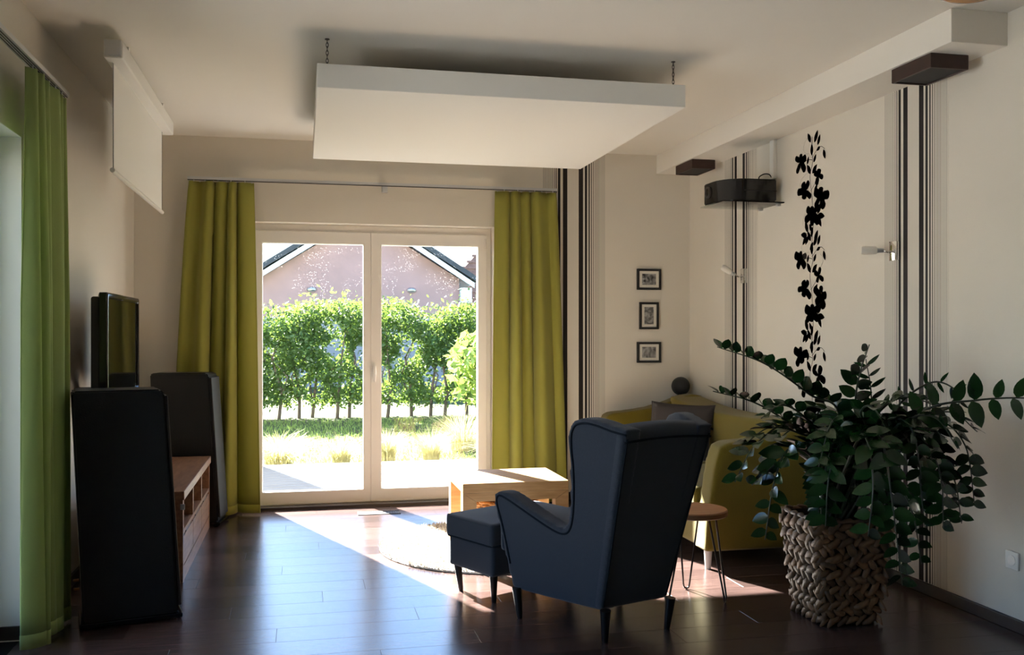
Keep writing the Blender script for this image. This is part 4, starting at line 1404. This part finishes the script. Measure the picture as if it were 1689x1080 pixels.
# control points: photo pixel + distance; base at the soil
STEMS = [
    ([(1385, 690, 4.35), (1335, 650, 4.30), (1262, 600, 4.22), (1183, 572, 4.15)], 12, 'a', 0.95, 0.30),
    ([(1345, 735, 4.28), (1290, 690, 4.22), (1240, 662, 4.18), (1176, 645, 4.12)], 10, 'a', 0.85, 0.30),
    ([(1350, 745, 4.22), (1300, 700, 4.12), (1245, 735, 4.02), (1212, 795, 3.98)], 11, 'b', 1.0, 0.25),
    ([(1408, 720, 4.42), (1412, 650, 4.42), (1420, 610, 4.40), (1434, 568, 4.38)], 9, 'b', 0.9, 0.25),
    ([(1428, 740, 4.45), (1437, 690, 4.47), (1436, 640, 4.47), (1428, 592, 4.46)], 11, 'n', 1.0, 0.30),
    ([(1450, 720, 4.40), (1490, 660, 4.38), (1540, 630, 4.36), (1578, 645, 4.34), (1582, 672, 4.33)], 13, 'n', 0.75, 0.20),
    ([(1470, 740, 4.15), (1530, 675, 4.02), (1610, 660, 3.92), (1680, 656, 3.86), (1730, 662, 3.82)], 9, 'w', 1.05, 0.42),
    ([(1480, 740, 4.30), (1545, 695, 4.27), (1592, 735, 4.24), (1608, 835, 4.22)], 13, 'b', 0.95, 0.25),
    ([(1430, 735, 3.98), (1455, 730, 3.82), (1472, 830, 3.76), (1488, 965, 3.76)], 14, 'b', 0.95, 0.28),
    ([(1410, 735, 3.96), (1430, 725, 3.82), (1440, 800, 3.76), (1432, 885, 3.74)], 12, 'b', 1.0, 0.25),
    ([(1345, 765, 4.12), (1302, 740, 4.02), (1276, 800, 3.97), (1262, 890, 3.97)], 11, 'b', 0.95, 0.25),
    ([(1470, 745, 4.10), (1525, 720, 4.02), (1552, 790, 3.98), (1556, 870, 3.98)], 12, 'b', 0.95, 0.25),
    ([(1370, 740, 4.20), (1330, 690, 4.12), (1290, 668, 4.06), (1255, 690, 4.02)], 9, 'b', 0.9, 0.30),
    ([(1460, 730, 4.05), (1500, 690, 3.95), (1545, 690, 3.90), (1580, 740, 3.86)], 11, 'b', 0.95, 0.25),
    ([(1440, 730, 4.05), (1470, 690, 3.96), (1505, 710, 3.88), (1520, 790, 3.84)], 12, 'b', 0.95, 0.22),
    ([(1400, 735, 4.10), (1390, 690, 4.00), (1370, 700, 3.92), (1350, 770, 3.88)], 10, 'b', 0.9, 0.25),
    ([(1430, 720, 4.30), (1460, 670, 4.28), (1500, 655, 4.26), (1545, 670, 4.24)], 10, 'b', 0.85, 0.28),
    ([(1450, 725, 4.22), (1510, 690, 4.20), (1570, 680, 4.18), (1612, 712, 4.17)], 11, 'b', 0.9, 0.25),
    ([(1420, 740, 4.00), (1445, 760, 3.88), (1500, 830, 3.84), (1520, 930, 3.86)], 12, 'b', 0.9, 0.22),
    ([(1440, 740, 4.25), (1480, 720, 4.22), (1530, 760, 4.2), (1580, 830, 4.18)], 12, 'b', 0.9, 0.22),
    ([(1400, 740, 4.45), (1380, 690, 4.50), (1340, 670, 4.55), (1300, 690, 4.58)], 9, 'b', 0.85, 0.25),
    ([(1365, 745, 4.20), (1320, 715, 4.14), (1270, 705, 4.10), (1225, 735, 4.06)], 10, 'b', 1.0, 0.25),
    ([(1360, 750, 4.15), (1315, 735, 4.05), (1285, 760, 4.00), (1240, 800, 3.98)], 10, 'b', 1.0, 0.25),
    ([(1375, 745, 4.30), (1330, 705, 4.30), (1290, 720, 4.28), (1258, 780, 4.26)], 10, 'b', 1.0, 0.25),
    ([(1425, 730, 4.05), (1420, 680, 3.98), (1440, 672, 3.92), (1470, 720, 3.88)], 11, 'b', 0.9, 0.2),
]
rf = random.Random(77)
for k in range(18):
    ex, ey, ez = rf.uniform(1330, 1590), rf.uniform(700, 880), rf.uniform(3.84, 4.3)
    mx = 1425 + (ex - 1425) * 0.55
    STEMS.append(([(1425 + (ex - 1425) * 0.25, rf.uniform(745, 765), 4.15), (mx, rf.uniform(690, 730), (4.15 + ez) / 2), (1425 + (ex - 1425) * 0.9, (ey + 700) / 2, ez), (ex, ey, ez)], 11, 'b', 0.95, 0.2))
placed, rest = 0, []
for si, (ctrl, n, kind, sc, start) in enumerate(STEMS):
    pts = [pix(*c) - org for c in ctrl]
    base = Vector((rl.uniform(-0.07, 0.07), rl.uniform(-0.07, 0.07), 0.0))
    pts = catmull([base] + pts, 10)
    if kind == 'w':   # keep the long stem clear of the wall
        for p in pts: p.x = min(p.x, XR - org.x - 0.10)
    m = len(pts)
    so_ = obj('stem', tube(pts, [0.0075 * (1 - 0.72 * k / (m - 1)) for k in range(m)], 7), M['stem'], pl, smooth=True)
    # arc length table
    acc = [0.0]
    for a, b in zip(pts, pts[1:]): acc.append(acc[-1] + (b - a).length)
    tot = acc[-1]
    def sample(s):
        for i in range(1, len(acc)):
            if acc[i] >= s:
                t = (s - acc[i - 1]) / max(1e-6, acc[i] - acc[i - 1])
                return pts[i - 1].lerp(pts[i], t), (pts[i] - pts[i - 1]).normalized()
        return pts[-1], (pts[-1] - pts[-2]).normalized()
    roll = rl.uniform(-0.5, 0.5)
    n = n if kind in 'wn' else int(n * 1.35)
    for k in range(n):
        f = start + (1 - start) * (k + 0.3) / n
        for sd in (-1, 1):
            P, tg = sample(tot * min(0.998, f + (0.012 if sd > 0 else 0)))
            side = tg.cross(Vector((0, 0, 1)))
            if side.length < 0.25: side = tg.cross(Vector((0.2156 + 0.3 * rl.random(), 0.97, 0)))
            side.normalize()
            upv = side.cross(tg).normalized()
            if kind in ('n',):
                side = Vector((0.9765, -0.2156, 0)) - tg * tg.dot(Vector((0.9765, -0.2156, 0))); side.normalize()
                if ctrl[-1][0] > 1500: side = upv if abs(tg.z) < 0.9 else side
                upv = side.cross(tg).normalized()
            if kind == 'w':
                side = Vector((0, 0, 1)) - tg * tg.z; side.normalize()
                upv = Vector((-0.3, -0.95, 0))
            d = (side * sd * math.cos(roll * 0.6) + upv * ({'a': 0.9, 'b': 0.4}.get(kind, 0.1)) + tg * (0.55 if kind != 'w' else 0.12 + 0.3 * rl.random()) + Vector((rl.gauss(0, .12), rl.gauss(0, .12), rl.gauss(0, .12)))).normalized()
            nz = (upv + Vector((rl.gauss(0, .25), rl.gauss(0, .25), rl.gauss(0, .25))))
            yv = nz.cross(d).normalized()
            zv = d.cross(yv).normalized()
            mat3 = Matrix((d, yv, zv)).transposed()
            me = {'a': LM[0], 'b': LM[rl.randrange(3)], 'n': LN, 'w': LB}[kind]
            s_ = sc * (1.0 - 0.35 * max(0, f - 0.7) / 0.3) * rl.uniform(0.85, 1.12)
            mw = Matrix.Translation(P) @ mat3.to_4x4() @ Matrix.Scale(s_, 4)
            wx = (mw @ Vector((0.08, 0, 0))).x + org.x
            if wx > XR - 0.015 and kind != 'w': continue
            if placed < 298:
                o = bpy.data.objects.new('leaf', me)
                C.objects.link(o)
                o.parent = so_
                o.matrix_local = mw
                placed += 1
            else:
                rest.append((mw, me))
bm = bmesh.new()
for mw, me in rest:
    t2 = me.copy()
    t2.transform(mw)
    bm.from_mesh(t2)
    bpy.data.meshes.remove(t2)
obj('leaves_behind', bm, M['leaf'], pl, smooth=True, kind='stuff')
yl = leaf_mesh(0.05, 0.011, 0.2, 0.01)
yl.materials.clear()
yl.materials.append(M['youngleaf'])
o = bpy.data.objects.new('young_leaf', yl)
C.objects.link(o)
o.parent = pl
o.location = pix(1352, 770, 4.05) - org
o.rotation_euler = (0.6, 0.9, 0.3)
o['label'] = 'single yellow-green young leaf'
obj('young_stalk', tube(catmull([(-0.02, 0.01, 0), (-0.05, 0.0, 0.1), tuple(pix(1352, 770, 4.05) - org)], 6), 0.003, 6), M['stem'], pl, smooth=True)
